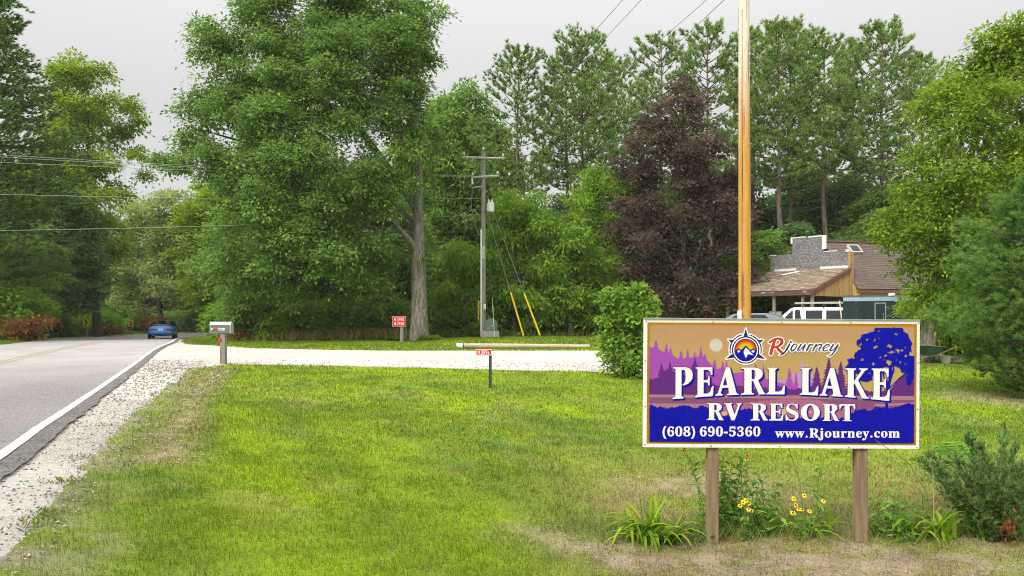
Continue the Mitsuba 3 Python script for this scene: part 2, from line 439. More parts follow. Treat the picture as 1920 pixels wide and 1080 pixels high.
ax_, ay_ = axis(-600, -14, 14, 600, 0.16, 25), axis(-80, 3.5, 24, 900, 0.16, 25)
gx, gy = np.meshgrid(ax_, ay_, indexing='ij')
calm = np.clip(dist_to(unary_union([ROAD_POLY, SHOULDER, DRIVE]), gx, gy) / 0.6 - 0.35, 0, 1)
gz = ground_z(gx, gy) + calm * 0.014 * (meshkit.fbm(np.stack([gx * 2.2, gy * 2.2, 0 * gx], -1), 3, 4) - 0.5)
i, j = np.meshgrid(np.arange(len(ax_) - 1), np.arange(len(ay_) - 1), indexing='ij')
n = len(ay_)
quad = np.stack([i * n + j, (i + 1) * n + j, (i + 1) * n + j + 1, i * n + j + 1], -1).reshape(-1, 4)
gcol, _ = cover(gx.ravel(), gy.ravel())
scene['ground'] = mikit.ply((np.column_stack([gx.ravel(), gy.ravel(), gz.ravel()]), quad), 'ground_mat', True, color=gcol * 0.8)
tag('ground', 'lawn and roadside ground with patchy green and dry turf', kind='structure')

scene['gravel_shoulder'] = mikit.ply(drape(wobble(SHOULDER.buffer(.06), 0.12, 8), 0.008, 0.3, 0.14), 'gravel', True)
tag('gravel_shoulder', 'pale gravel strip along the road edge', kind='structure')
scene['gravel_driveway'] = mikit.ply(drape(wobble(DRIVE, 0.14, 9), 0.014, 0.8, 0.16), 'gravel_pale', True)
tag('gravel_driveway', 'wide pale gravel driveway meeting the road', kind='structure')
scene['road'] = mikit.ply(drape(wobble(ROAD_POLY, 0.03, 10), 0.026, 0.8), 'asphalt', True)
tag('road', 'grey asphalt road bending right into the woods', kind='structure')
part('road', 'broken_edge', drape(wobble(Polygon(np.vstack([offset(-0.24), offset(-0.055)[::-1]])).buffer(0), 0.035, 12), 0.031, 0.6), 'asphalt_edge', True)
part('road', 'edge_line', drape(wobble(Polygon(np.vstack([offset(-0.045), offset(0.06)[::-1]])).buffer(0).intersection(sbox(-60, -30, 60, 62)), 0.01, 13), 0.035, 0.6), 'white_line', True, label='white line along the near edge of the road')
for a, b in ((3.28, 3.38), (3.54, 3.64)):
    part('road', 'centre_line', drape(Polygon(np.vstack([offset(a), offset(b)[::-1]])).buffer(0).intersection(sbox(-60, -30, 60, 70)), 0.031, 0.6), 'yellow_line', True)
rp = G(283, 684)[:2]

# ---------------------------------------------------------------- foliage
UP = np.array([0, 0, 1.0])


class Leaves:
    """Many small leaf faces in one mesh, each with its own tint."""

    def __init__(self):
        self.v, self.f, self.c, self.n = [], [], [], 0

    def _put(self, v, k, faces, col):
        m = len(v) // k
        f = (np.asarray(faces)[None] + (np.arange(m) * k)[:, None, None]).reshape(-1, 3)
        self.v.append(v)
        self.f.append(f + self.n)
        self.c.append(np.repeat(col, k, axis=0))
        self.n += len(v)

    def blades(self, p, d, nrm, L, W, col, fold=0.12, wide=0.45):
        """Leaf-shaped faces: base, two shoulders, tip."""
        L, W = (np.broadcast_to(np.asarray(q, float), (len(p),))[:, None] for q in (L, W))
        d = unit(d)
        s = unit(np.cross(d, nrm))
        nn = np.cross(s, d)
        v = np.stack([p, p + d * L * wide + s * W / 2 + nn * W * fold, p + d * L, p + d * L * wide - s * W / 2 + nn * W * fold], 1).reshape(-1, 3)
        self._put(v, 4, [[0, 1, 2], [0, 2, 3]], col)

    def needles(self, p, axis, k, L, W, spread, rng, col, tip=0.15):
        """k thin needles round each tuft axis."""
        m = len(p)
        p = np.repeat(p, k, axis=0)
        a = np.repeat(unit(axis), k, axis=0)
        d = unit(a + spread * unit(rng.normal(size=(m * k, 3))))
        s = unit(np.cross(d, rng.normal(size=(m * k, 3))))
        l = L * rng.uniform(0.7, 1.15, (m * k, 1))
        p = p + a * rng.uniform(-0.35, 0.15, (m * k, 1)) * L
        v = np.stack([p - s * W / 2, p + s * W / 2, p + d * l], 1).reshape(-1, 3)
        c = np.repeat(col, k, axis=0) * rng.uniform(0.8, 1.2, (m * k, 1))
        self._put(v, 3, [[0, 1, 2]], c)

    def shape(self, bsdf='leaf_mat', to=None):
        v, f, c = np.vstack(self.v), np.vstack(self.f), np.vstack(self.c)
        if to is not None:
            v = v + np.asarray(to)
        return mikit.ply((v, f), bsdf, False, color=np.clip(c, 0.004, 0.9))


def tint(rng, n, a, b, t=None, jit=0.12):
    t = rng.random(n) if t is None else np.clip(t, 0, 1)
    return (np.array(a) * (1 - t[:, None]) + np.array(b) * t[:, None]) * (1 + jit * rng.normal(size=(n, 1)))


def crown(lv, lobes, rng, dens=5.0, per=14, L=0.15, W=0.085, sr=0.34, cols=((0.03, 0.07, 0.015), (0.09, 0.17, 0.03)), young=None, under=0.18, shell=0.35, droop=0.25):
    """Leaf sprays spread over the lobes (x, y, z, rx, ry, rz) of a crown."""
    for q in lobes:
        c, r = np.array(q[:3]), np.array(q[3:6])
        area = 4 * np.pi * ((r[0] * r[1]) ** 1.6 / 3 + (r[0] * r[2]) ** 1.6 / 3 + (r[1] * r[2]) ** 1.6 / 3) ** (1 / 1.6)
        ns = max(int(area * dens), 4)
        u = unit(rng.normal(size=(ns * 2, 3)))
        keep = rng.random(len(u)) < under + (1 - under) * (u[:, 2] + 1) / 2
        u = u[keep][:ns]
        ns = len(u)
        bumpy = 0.72 + 0.56 * meshkit.fbm(u * 1.7 + c * 0.37, 2, 3)
        rr = (1 - shell * rng.random(ns) ** 1.5) * bumpy
        p = c + u * r * rr[:, None]
        p = p + rng.normal(size=p.shape) * 0.1 * sr
        lobe_t, spray_t = rng.random() * 0.42, rng.random(ns) * 0.48
        spray_r = sr * rng.uniform(0.6, 1.25, ns)
        out = np.repeat(u, per, axis=0)
        off = rng.normal(size=(ns * per, 3)) * np.array([1, 1, 0.38]) * np.repeat(spray_r, per)[:, None] * 0.6
        off[:, 2] -= (off[:, 0] ** 2 + off[:, 1] ** 2) / np.repeat(spray_r, per) * 0.28
        lp = np.repeat(p, per, axis=0) + off
        d = unit(out * 0.5 + unit(off) * 0.9 + rng.normal(size=lp.shape) * 0.45 + np.array([0, 0, -droop]))
        nn = unit(UP * 1.0 + out * 0.35 + rng.normal(size=lp.shape) * 0.40)
        t = lobe_t + np.repeat(spray_t, per) + rng.random(ns * per) * 0.35
        col = tint(rng, ns * per, cols[0], cols[1], t / 1.15)
        if young is not None:
            yg = np.repeat(rng.random(ns) < 0.13, per)
            col[yg] = tint(rng, yg.sum(), cols[1], young)
        sz = rng.uniform(0.5, 1.45, len(lp))
        lv.blades(lp, d, nn, L * sz, W * sz, col)


def clumps(lobes, rng, n=4, f=0.55, spread=0.62):
    """Each lobe broken up into smaller leafy clumps with gaps between them."""
    out = []
    for q in lobes:
        c, r = np.array(q[:3]), np.array(q[3:6])
        for u in unit(rng.normal(size=(n, 3))):
            s = f * rng.uniform(.7, 1.25)
            out.append((*(c + u * r * spread * rng.uniform(.75, 1.15)), *(r * s)))
    return out


def env_lobes(rng, z0, z1, R, prof, n, lr, squash=0.75, core=0.55):
    """Lobes spread over a crown envelope whose radius at height t is R * prof(t)."""
    out = []
    for k in range(n):
        t = (k + rng.random()) / n
        a = k * 2.399963 + rng.normal() * 0.4
        rad = R * prof(t)
        d = rad * (core + (1.05 - core) * rng.random()) - lr * 0.3
        r = lr * rng.uniform(0.6, 1.25) * (0.7 + 0.35 * prof(t))
        d = max(d, 0)
        out.append((math.cos(a) * d, math.sin(a) * d, z0 + (z1 - z0) * t, r, r, r * squash))
    for t in np.linspace(0.12, 0.8, 5):                     # the inside is not hollow
        r = R * prof(t) * 0.4
        out.append((0, 0, z0 + (z1 - z0) * t, r, r, (z1 - z0) * 0.11))
    return out


def limbs(mb, rng, base, top, r0, lobes, n, r1=0.06, sides=7):
    """A tapered trunk with limbs that reach into the lobes."""
    base, top = np.asarray(base, float), np.asarray(top, float)
    k = 9
    t = np.linspace(0, 1, k)
    mid = base + (top - base) * t[:, None]
    wob = rng.normal(size=(k, 3)) * np.array([1, 1, 0]) * r0 * 0.35
    wob[0] = 0
    pts = mid + wob
    rad = r0 * (1 - 0.85 * t) * (1 + 0.5 * np.exp(-t * 22))
    mb.mesh(tube(pts, rad, sides + 2))
    order = np.argsort([-(l[3]) for l in lobes])[:n]
    for q in order:
        c = np.array(lobes[q][:3])
        tt = np.clip((c[2] - base[2]) / max(top[2] - base[2], 0.1) - rng.uniform(0.12, 0.3), 0.18, 0.92)
        s = np.array([np.interp(tt, t, pts[:, m]) for m in range(3)])
        rs = np.interp(tt, t, rad) * 0.55
        if rs < 0.012:
            continue
        m = s * 0.45 + c * 0.55 + np.array([0, 0, -0.12 * np.linalg.norm(c - s)]) + rng.normal(size=3) * 0.12
        q2 = np.linspace(0, 1, 6)[:, None]
        curve = (1 - q2) ** 2 * s + 2 * q2 * (1 - q2) * m + q2 ** 2 * c
        mb.mesh(tube(curve, np.linspace(rs, max(rs * 0.18, 0.01), 6), sides - 2, caps=False))


def broadleaf_model(seed, H, R, z0, lr, n, prof=None, trunk_r=0.2, nlimb=14, **k):
    """(trunk mesh, Leaves) of a broadleaf tree standing at the origin."""
    rng = RNG(seed)
    prof = prof or (lambda t: (math.sin(math.pi * min(max(0.08 + 0.86 * t, 0), 1)) ** 0.65))
    lobes = env_lobes(rng, z0 + lr * 0.4, H - lr * 0.6, R, prof, n, lr)
    lv = Leaves()
    crown(lv, clumps(lobes, rng), rng, **k)
    mb = MB()
    limbs(mb, rng, (0, 0, -0.3), (rng.normal() * .2, rng.normal() * .2, H * 0.86), trunk_r, lobes, nlimb)
    return mb.get(), lv


def red_pine_model(seed, H=23.0, bare=0.48, R=3.0, whorl=0.70, cols=((0.120, 0.220, 0.055), (0.350, 0.520, 0.130))):
    rng = RNG(seed)
    mb, lv = MB(), Leaves()
    zz = np.linspace(-0.3, H, 10)
    cx = np.cumsum(rng.normal(size=(10, 2)) * 0.08, axis=0)
    cx[0] = 0
    axis_at = lambda z: np.array([np.interp(z, zz, cx[:, 0]), np.interp(z, zz, cx[:, 1]), z])
    mb.mesh(tube(np.column_stack([cx, zz]), np.interp(zz, [0, H], [0.24, 0.025]), 8))
    pts, axs, tone = [], [], []
    z = H * (bare - 0.16)
    while z < H - 0.25:
        t = (z - H * bare) / (H * (1 - bare))
        live = t > 0
        nb = rng.integers(3, 6)
        a0 = rng.random() * 7
        for b in range(nb):
            a = a0 + b * 2 * np.pi / nb + rng.normal() * 0.3
            Lb = (R * (0.28 + 0.9 * max(math.sin(math.pi * (0.30 + 0.70 * max(t, 0))), 0.0)) if live else R * rng.uniform(0.25, 0.6)) * rng.uniform(0.6, 1.2)
            Lb = max(Lb, 0.35)
            if not live and rng.random() < 0.4:
                continue
            up = 0.1 + 0.75 * max(t, 0) ** 1.3 if live else -0.05
            q = np.linspace(0, 1, 6)[:, None]
            h = np.array([math.cos(a), math.sin(a), 0])
            curve = axis_at(z) + h * Lb * q + UP * Lb * (up * q + (0.30 if live else -0.1) * q ** 2.2 - 0.10 * q)
            mb.mesh(tube(curve, np.linspace(0.045 if live else 0.03, 0.012, 6), 4, caps=False))
            if not live:
                continue
            nt = int(7 + Lb * 7.5)
            s = rng.uniform(0.42, 1.03, nt) ** 0.7
            c0 = np.stack([np.interp(s, q[:, 0], curve[:, m]) for m in range(3)], 1)
            side = np.cross(h, UP)
            lat = rng.normal(size=nt) * 0.22 * Lb * (0.5 + 0.4 * s)
            tp = c0 + side * lat[:, None] + UP * (np.abs(rng.normal(size=nt)) * 0.13)[:, None] - h * (np.abs(lat) * 0.35)[:, None]
            pts.append(tp)
            axs.append(unit(h * 0.45 + side * np.sign(lat)[:, None] * 0.35 + UP * rng.uniform(0.45, 1.3, nt)[:, None] + rng.normal(size=(nt, 3)) * 0.2))
            tone.append(rng.random() * 0.4 + rng.random(nt) * 0.6)
        z += whorl * rng.uniform(0.75, 1.25)
    top = axis_at(H)
    pts.append(top + rng.normal(size=(7, 3)) * np.array([0.12, 0.12, 0.22]))
    axs.append(np.tile(UP, (7, 1)))
    tone.append(np.full(7, 0.8))
    pts, axs, tone = np.vstack(pts), np.vstack(axs), np.concatenate(tone)
    lv.needles(pts, axs, 17, 0.32, 0.058, 0.80, rng, tint(rng, len(pts), cols[0], cols[1], tone))
    return mb.get(), lv


def white_pine_model(seed, H, R, prof, whorl, need=(0.16, 0.018, 12), dens=12.0, trunk=0.3, z_low=1.0, cols=((0.02, 0.055, 0.02), (0.065, 0.13, 0.035)), up=0.16, fan=0.42):
    """Layered whorls of near-level boughs with soft needle tufts."""
    rng = RNG(seed)
    mb, lv = MB(), Leaves()
    mb.mesh(tube([(0, 0, -0.3), (0.03, 0.02, H * 0.5), (0, 0, H)], [trunk, trunk * 0.55, 0.02], 9))
    pts, axs, tone = [], [], []
    z = z_low
    while z < H - 0.15:
        t = z / H
        nb = rng.integers(5, 8)
        a0 = rng.random() * 7
        for b in range(nb):
            a = a0 + b * 2 * np.pi / nb + rng.normal() * 0.25
            Lb = max(R * prof(t) * rng.uniform(0.62, 1.15), 0.15)
            h = np.array([math.cos(a), math.sin(a), 0])
            q = np.linspace(0, 1, 6)[:, None]
            rise = up + 0.9 * max(t - 0.72, 0) * 2
            curve = np.array([0, 0, z + rng.normal() * 0.12 * whorl]) + h * Lb * q + UP * Lb * (rise * q - 0.12 * q + 0.16 * q ** 3)
            mb.mesh(tube(curve, np.linspace(0.012 + 0.014 * Lb, 0.006, 6), 4, caps=False))
            nt = int(5 + Lb * dens)
            s = rng.uniform(0.2, 1.02, nt) ** 0.7
            c0 = np.stack([np.interp(s, q[:, 0], curve[:, m]) for m in range(3)], 1)
            side = np.cross(h, UP)
            lat = rng.normal(size=nt) * fan * Lb * 0.5 * (1.15 - 0.6 * s)
            tp = c0 + side * lat[:, None] + UP * (rng.normal(size=nt) * 0.035 * (1 + Lb * .5))[:, None] + h * (np.abs(lat) * 0.15)[:, None]
            pts.append(tp)
            axs.append(unit(h * 0.8 + side * (np.sign(lat) * 0.55)[:, None] + UP * rng.uniform(0.05, 0.7, nt)[:, None] + rng.normal(size=(nt, 3)) * 0.22))
            tone.append(rng.random() * 0.35 + 0.35 * s + rng.random(nt) * 0.3)
        z += whorl * rng.uniform(0.8, 1.2) * (1.0 - 0.35 * t)
    pts, axs, tone = np.vstack(pts), np.vstack(axs), np.concatenate(tone)
    lv.needles(pts, axs, need[2], need[0], need[1], 0.62, rng, tint(rng, len(pts), cols[0], cols[1], tone))
    return mb.get(), lv


def own_tree(key, model, where, bark, label, cat='tree', group=None, crown_name='crown'):
    """A tree with a model of its own."""
    key = thing(key, label, cat, group)
    trunk, lv = model
    part(key, 'trunk', move(trunk, t=where), bark, 40)
    put(key + '__' + crown_name, lv.shape(to=where))
    return key


protos = {}


def proto(name, model, bark):
    trunk, lv = model
    protos[name] = True
    scene['group_trunk_' + name] = {'type': 'shapegroup', 'trunk': mikit.ply(trunk, bark, 40)}
    scene['group_crown_' + name] = {'type': 'shapegroup', 'crown': lv.shape()}


def copy_of(name, where, s=(1, 1, 1), a=0.0):
    m = T().translate([float(q) for q in where]).rotate([0, 0, 1], math.degrees(a)).scale([float(q) for q in s])
    return [{'type': 'instance', 'to_world': m, 'g': {'type': 'ref', 'id': f'group_{w}_{name}'}} for w in ('trunk', 'crown')]


def stand(key, name, px, Y, s, label, cat='tree', group=None, seed=0, where=None):
    key = thing(key, label, cat, group)
    w = at(px, Y) if where is None else where
    s = (s, s, s) if np.isscalar(s) else s
    t, c = copy_of(name, w - np.array([0, 0, 0.1]), s, RNG(seed + int(px) + int(Y)).random() * 6.28)
    scene[key + '__trunk'] = t
    scene[key + '__crown'] = c
    return key


OAK = ((0.075, 0.170, 0.036), (0.250, 0.420, 0.088))
MAPLE = ((0.11, 0.21, 0.02), (0.35, 0.5, 0.035))
MID = ((0.105, 0.215, 0.048), (0.29, 0.47, 0.09))
DARK = ((0.06, 0.135, 0.045), (0.18, 0.31, 0.095))
PALE = ((0.17, 0.26, 0.065), (0.43, 0.53, 0.17))
WALNUT = ((0.12, 0.255, 0.03), (0.35, 0.56, 0.06))
PURPLE = ((0.056, 0.040, 0.034), (0.185, 0.132, 0.110))

# --- models that stand several times
for i, (nm, H, R, z0, lr, n, cols, sd) in enumerate([('mid_a', 17, 4.6, 3.0, 1.35, 44, MID, 11), ('mid_b', 15, 4.2, 2.2, 1.25, 40, MID, 12), ('bright_a', 17, 4.4, 3.0, 1.3, 42, MAPLE, 13),
                                                     ('dark_a', 16, 4.6, 2.0, 1.4, 42, DARK, 14), ('walnut_a', 10, 4.0, 0.8, 1.1, 40, WALNUT, 15)]):
    proto(nm, broadleaf_model(sd, H, R, z0, lr, n, trunk_r=0.2, dens=1.15, per=26, L=0.30, W=0.165, sr=0.66, cols=cols, young=np.array(cols[1]) * 1.25), 'bark_dark')
proto('thicket', broadleaf_model(16, 15, 5.4, 0.3, 1.7, 30, trunk_r=0.2, nlimb=6, dens=0.75, per=18, L=0.44, W=0.26, sr=0.85, cols=DARK), 'bark_dark')
proto('bush_a', broadleaf_model(17, 2.6, 1.5, 0.05, 0.55, 26, trunk_r=0.05, nlimb=10, dens=5, per=15, L=0.18, W=0.10, sr=0.30, cols=WALNUT, young=(0.24, 0.36, 0.03)), 'bark_dark')
proto('bush_b', broadleaf_model(18, 2.4, 1.6, 0.05, 0.6, 26, trunk_r=0.05, nlimb=10, dens=5, per=15, L=0.18, W=0.10, sr=0.30, cols=MID), 'bark_dark')
for i in range(3):
    proto(f'red_pine_{"abc"[i]}', red_pine_model(31 + i, 23.0, (0.48, 0.53, 0.46)[i], (3.1, 2.9, 3.3)[i]), 'bark_pine')
proto('white_pine', white_pine_model(41, 20, 4.2, lambda t: (1 - t) ** 0.75 * 0.95 + 0.05, 0.95, need=(0.30, 0.07, 12), dens=9, z_low=3.0, cols=((0.05, 0.13, 0.05), (0.17, 0.30, 0.10))), 'bark_dark')

# ---------------------------------------------------------------- the woods behind everything (nobody could count them)
rngw = RNG(5)
k = 0
for row, (Y, px0, px1, step, sc) in enumerate([(70, 560, 1960, 105, 1.0), (84, 380, 2000, 92, 1.05), (100, -80, 2050, 92, 1.1), (52, 1480, 2150, 130, .62), (60, 480, 1500, 105, .72), (66, -260, 130, 78, 1.05), (76, 1180, 1760, 58, 1.0), (62, 2080, 2900, 120, .95), (80, 2050, 3000, 110, 1.05), (60, -900, -280, 110, 1.0), (112, 100, 620, 60, 1.15)]):
    for px in np.arange(px0, px1, step):
        if 250 < px < 345 and row == 2:
            continue
        w = at(px + rngw.normal() * 14, Y + rngw.normal() * 2)
        s = sc * rngw.uniform(0.85, 1.12)
        nm = 'thicket' if rngw.random() < 0.6 else ('dark_a' if rngw.random() < 0.5 else 'mid_b')
        t, c = copy_of(nm, w, (s, s, s * (0.95 if row not in (3, 4) else 0.8)), rngw.random() * 6.28)
        k += 1
        scene[f'woods__{k:03d}'] = c
        k += 1
        scene[f'woods__{k:03d}'] = t
tag('woods', 'dense dark green forest behind the roadside trees', 'forest', kind='stuff')
# low growth along the edge of the woods
k = 0
for px0, px1, Y0, Y1, n in ((430, 780, 44.5, 42.5, 22), (800, 1160, 46, 48, 26), (1150, 1420, 49, 52, 18), (-160, 205, 44.5, 66, 30), (235, 345, 84, 88, 14), (1790, 1960, 29, 28.5, 10), (345, 520, 86, 44.5, 30)):
    for q in range(n):
        f = (q + rngw.random()) / n
        px = px0 + (px1 - px0) * f
        w = at(px, Y0 + (Y1 - Y0) * f + abs(rngw.normal()) * 1.6 + 0.6)
        if dist_to(ROAD_POLY, w[0], w[1]) < 2.2:
            continue
        s = rngw.uniform(0.6, 1.25)
        t, c = copy_of('bush_b' if rngw.random() < 0.6 else 'bush_a', w - np.array([0, 0, .1]), (s, s, s * rngw.uniform(.8, 1.25)), rngw.random() * 6)
        k += 1
        scene[f'undergrowth__{k:03d}'] = c
tag('undergrowth', 'leafy low undergrowth along the edge of the woods', 'undergrowth', kind='stuff')

# ---------------------------------------------------------------- trees one can tell apart
# the big oak by the driveway: trunk and limbs follow the ones that show
oak = thing('oak_tree', 'huge spreading oak with thick grey trunk beside the driveway', 'tree')
YO = 40.0
O = lambda px, py, dy=0.0: P(px, py, YO + dy)
b0 = at(786, YO)
main = [b0 - np.array([0, 0, .2]), O(786, 585), O(785, 520), O(784, 465), O(784, 420), O(785, 370), O(784, 310), O(783, 262), O(776, 200, -.2), O(764, 130, -.3), O(752, 60, .2), O(740, -10, .3)]
part(oak, 'trunk', tube(main, [.56, .42, .385, .34, .27, .24, .21, .18, .15, .12, .09, .05], 14), 'bark_grey', 50)
for pts_, rr in (([O(783, 318), O(770, 300, -.3), O(757, 262, -.8), O(750, 225, -1), O(738, 180, -1.2), O(722, 120, -1.2), O(700, 60, -1)], [.2, .18, .16, .14, .12, .09, .05]),
                 ([O(784, 478), O(770, 452, -.4), O(756, 436, -.9), O(742, 420, -1.0), O(730, 400, -1.1), O(722, 370, -1.2)], [.17, .14, .12, .10, .08, .05]),
                 ([O(785, 400), O(740, 330, .6), O(690, 262, 1), O(640, 190, .8), O(600, 160, .3), O(565, 140, 0), O(500, 90, -.3)], [.2, .18, .17, .16, .14, .1, .05]),
                 ([O(640, 190, .8), O(600, 170, .6), O(560, 158, .2), O(520, 150, 0), O(455, 140, 0)], [.1, .09, .08, .06, .04]),
                 ([O(785, 430), O(730, 380, 1.5), O(650, 330, 2.2), O(560, 300, 2), O(470, 270, 1.5), O(400, 250, 1)], [.2, .18, .15, .12, .08, .04]),
                 ([O(785, 440), O(720, 430, 1.0), O(640, 420, 1.5), O(560, 430, 1.2), O(480, 450, 1)], [.18, .15, .12, .09, .04])):
    part(oak, 'limb', tube(pts_, rr, 9), 'bark_grey', 50)
orng = RNG(77)
ol = []
for px, py, r, dy in [(768, 60, 32, -.4), (766, 120, 30, -.6), (772, 195, 26, -.5), (768, 250, 25, -.6), (788, 295, 18, .2), (742, 150, 34, -2), (748, 95, 36, -2), (715, 200, 36, -2.4), (752, 290, 22, -1.9), (792, 325, 15, .8), (794, 375, 14, .8), (770, 280, 22, -1.6), (765, 350, 24, -1.8), (782, 60, 18, 0), (780, 160, 18, .6), (760, 30, 62, 0), (690, 20, 70, -1), (620, 15, 66, 0), (545, 20, 60, .5), (480, 30, 55, 0), (725, -40, 90, .5), (600, -50, 95, 0), (470, -30, 60, 0), (408, 70, 46, 0), (390, 95, 26, -.4), (440, 80, 45, .5), (520, 80, 62, -1), (590, 85, 66, -1.6),
                      (665, 95, 66, -1.6), (735, 95, 62, -1.2), (772, 90, 40, 0), (780, 150, 26, .6), (760, 175, 34, .8), (700, 165, 60, -1.5), (630, 165, 62, -2), (560, 165, 60, -1.5), (495, 150, 58, -.6), (440, 150, 45, 0),
                      (395, 175, 42, .4), (365, 215, 40, .3), (430, 215, 56, -.6), (500, 225, 62, -1.6), (575, 240, 62, -2), (655, 240, 60, -2), (725, 235, 36, -1.6), (782, 225, 20, .9), (345, 265, 34, .3), (395, 275, 52, -.4), (460, 290, 58, -1.4),
                      (530, 305, 62, -2), (605, 315, 60, -2.4), (680, 310, 52, -2.2), (735, 330, 30, -1.2), (350, 310, 28, 0), (318, 305, 16, .3), (300, 300, 10, .3), (400, 335, 40, .2), (450, 355, 52, -1), (520, 375, 58, -2), (590, 385, 58, -2.4), (660, 380, 54, -2.4), (718, 375, 34, -1.8),
                      (440, 410, 44, .2), (500, 430, 50, -1.2), (570, 440, 56, -2), (640, 445, 54, -2.2), (700, 450, 38, -1.6), (735, 480, 30, -.6), (460, 470, 44, 0), (530, 490, 52, -1), (605, 500, 50, -1.6), (670, 505, 42, -1.4), (720, 520, 24, -.3), (425, 505, 40, 1), (480, 540, 46, .6), (555, 545, 38, .3),
                      (640, 550, 36, .4), (440, 565, 36, 1.4), (560, 120, 60, 2.5), (650, 200, 70, 3), (480, 240, 70, 3), (560, 330, 80, 3), (680, 380, 70, 3), (620, 60, 80, 3), (720, 130, 60, 2.6), (800, 480, 14, .4), (808, 250, 18, 1.2), (800, 110, 12, .4)]:
    c = O(px, py, dy)
    r = r * YO / FOC
    ol.append((*c, r, r * 1.05, r * 0.85))
olv = Leaves()
crown(olv, clumps(ol, orng), orng, dens=2.1, per=42, L=0.185, W=0.10, sr=0.54, cols=OAK, young=(0.36, 0.55, 0.10), under=0.24, shell=0.5)
put(oak + '__crown', olv.shape())

# tall white pine at the left edge
own_tree('white_pine_tree', white_pine_model(51, 23.0, 5.6, lambda t: min(1.0, (1 - t) * 1.9 + 0.06) * (0.85 + 0.15 * math.sin(t * 40)), 0.66, need=(0.26, 0.055, 13), dens=19, trunk=.34, z_low=3.0, fan=.62, cols=((0.055, 0.130, 0.032), (0.210, 0.350, 0.075))),
         at(-34, 44), 'bark_dark', 'tall dark white pine with layered boughs at the left edge', cat='pine tree')


def drawn_tree(name, label, px0, Y, spots, bark, r0, seed, back=2.2, cat='tree', group=None, nl=12, **k):
    """A tree whose crown is made of clumps at the places they have in the wood, in real space round its trunk."""
    rng = RNG(seed)
    w = at(px0, Y)
    lobes = []
    for px, py, r in spots:
        c = P(px, py, Y + rng.normal() * 0.9) - w
        r = r * Y / FOC * rng.uniform(.92, 1.12)
        lobes.append((*c, r, r, r * .82))
    for px, py, r in spots[::2]:                       # the far side
        c = P(px + rng.normal() * 12, py + rng.normal() * 12, Y + back * rng.uniform(.8, 1.6)) - w
        r = r * Y / FOC * 1.15
        lobes.append((*c, r, r, r * .85))
    lv, mb = Leaves(), MB()
    crown(lv, clumps(lobes, rng), rng, **k)
    z = max(q[2] for q in lobes)
    limbs(mb, rng, (0, 0, -.3), (np.mean([q[0] for q in lobes]), .4, z * .9), r0, lobes, nl)
    return own_tree(name, (mb.get(), lv), w, bark, label, cat, group)


BL = dict(dens=1.5, per=24, L=0.27, W=0.15, sr=0.56, under=.16, shell=.5)
drawn_tree('maple_tree', 'tall bright yellow-green maple left of the gap over the road', 186, 61,
           [(120, 138, 26), (188, 135, 26), (150, 155, 38), (105, 185, 38), (160, 200, 44), (207, 200, 34), (250, 195, 18), (263, 228, 14), (120, 245, 44), (178, 255, 42), (235, 258, 26), (100, 300, 42), (160, 312, 44), (215, 312, 36), (256, 292, 18), (270, 330, 12), (130, 362, 42), (190, 372, 38), (240, 366, 22), (90, 385, 40), (150, 420, 42), (206, 425, 34), (110, 455, 42), (175, 475, 38), (225, 455, 24), (60, 330, 40), (70, 440, 40)],
           'bark_dark', .32, 52, cols=MAPLE, young=(0.34, 0.42, 0.02), **BL)
drawn_tree('pale_oak_tree', 'pale yellowish oak over the far bend of the road', 300, 78,
           [(290, 378, 24), (325, 375, 22), (262, 405, 28), (305, 412, 32), (345, 405, 26), (368, 440, 20), (240, 450, 30), (285, 455, 34), (330, 452, 32), (365, 472, 24), (238, 495, 32), (275, 502, 34), (320, 500, 32), (360, 508, 22), (250, 542, 32), (300, 545, 30), (340, 548, 24)],
           'bark_dark', .3, 53, cols=PALE, young=(0.52, 0.58, 0.18), dens=1.4, per=22, L=0.30, W=0.16, sr=.6)
drawn_tree('copper_maple_tree', 'dark purple-leaved maple behind the tall yellow pole', 1283, 45,
           [(1268, 172, 20), (1240, 192, 18), (1302, 186, 22), (1266, 215, 36), (1226, 236, 32), (1318, 226, 30), (1198, 276, 32), (1250, 272, 44), (1304, 282, 44), (1350, 272, 24), (1186, 326, 30), (1230, 336, 46), (1290, 346, 50), (1345, 336, 38), (1386, 330, 18), (1170, 386, 28), (1214, 400, 46), (1274, 412, 50), (1334, 406, 46), (1388, 396, 28), (1164, 442, 28), (1204, 460, 44), (1264, 476, 50), (1324, 470, 48), (1382, 462, 32), (1174, 502, 32), (1224, 526, 42), (1284, 536, 46), (1344, 530, 42), (1398, 512, 24), (1196, 560, 30), (1250, 580, 34), (1320, 580, 36), (1376, 570, 30)],
           'bark_dark', .26, 54, nl=16, cols=PURPLE, young=(0.33, 0.21, 0.16), dens=2.0, per=24, L=0.22, W=0.135, sr=.44, under=.16, shell=.5)
WG = 'bright green walnut trees by the utility pole'
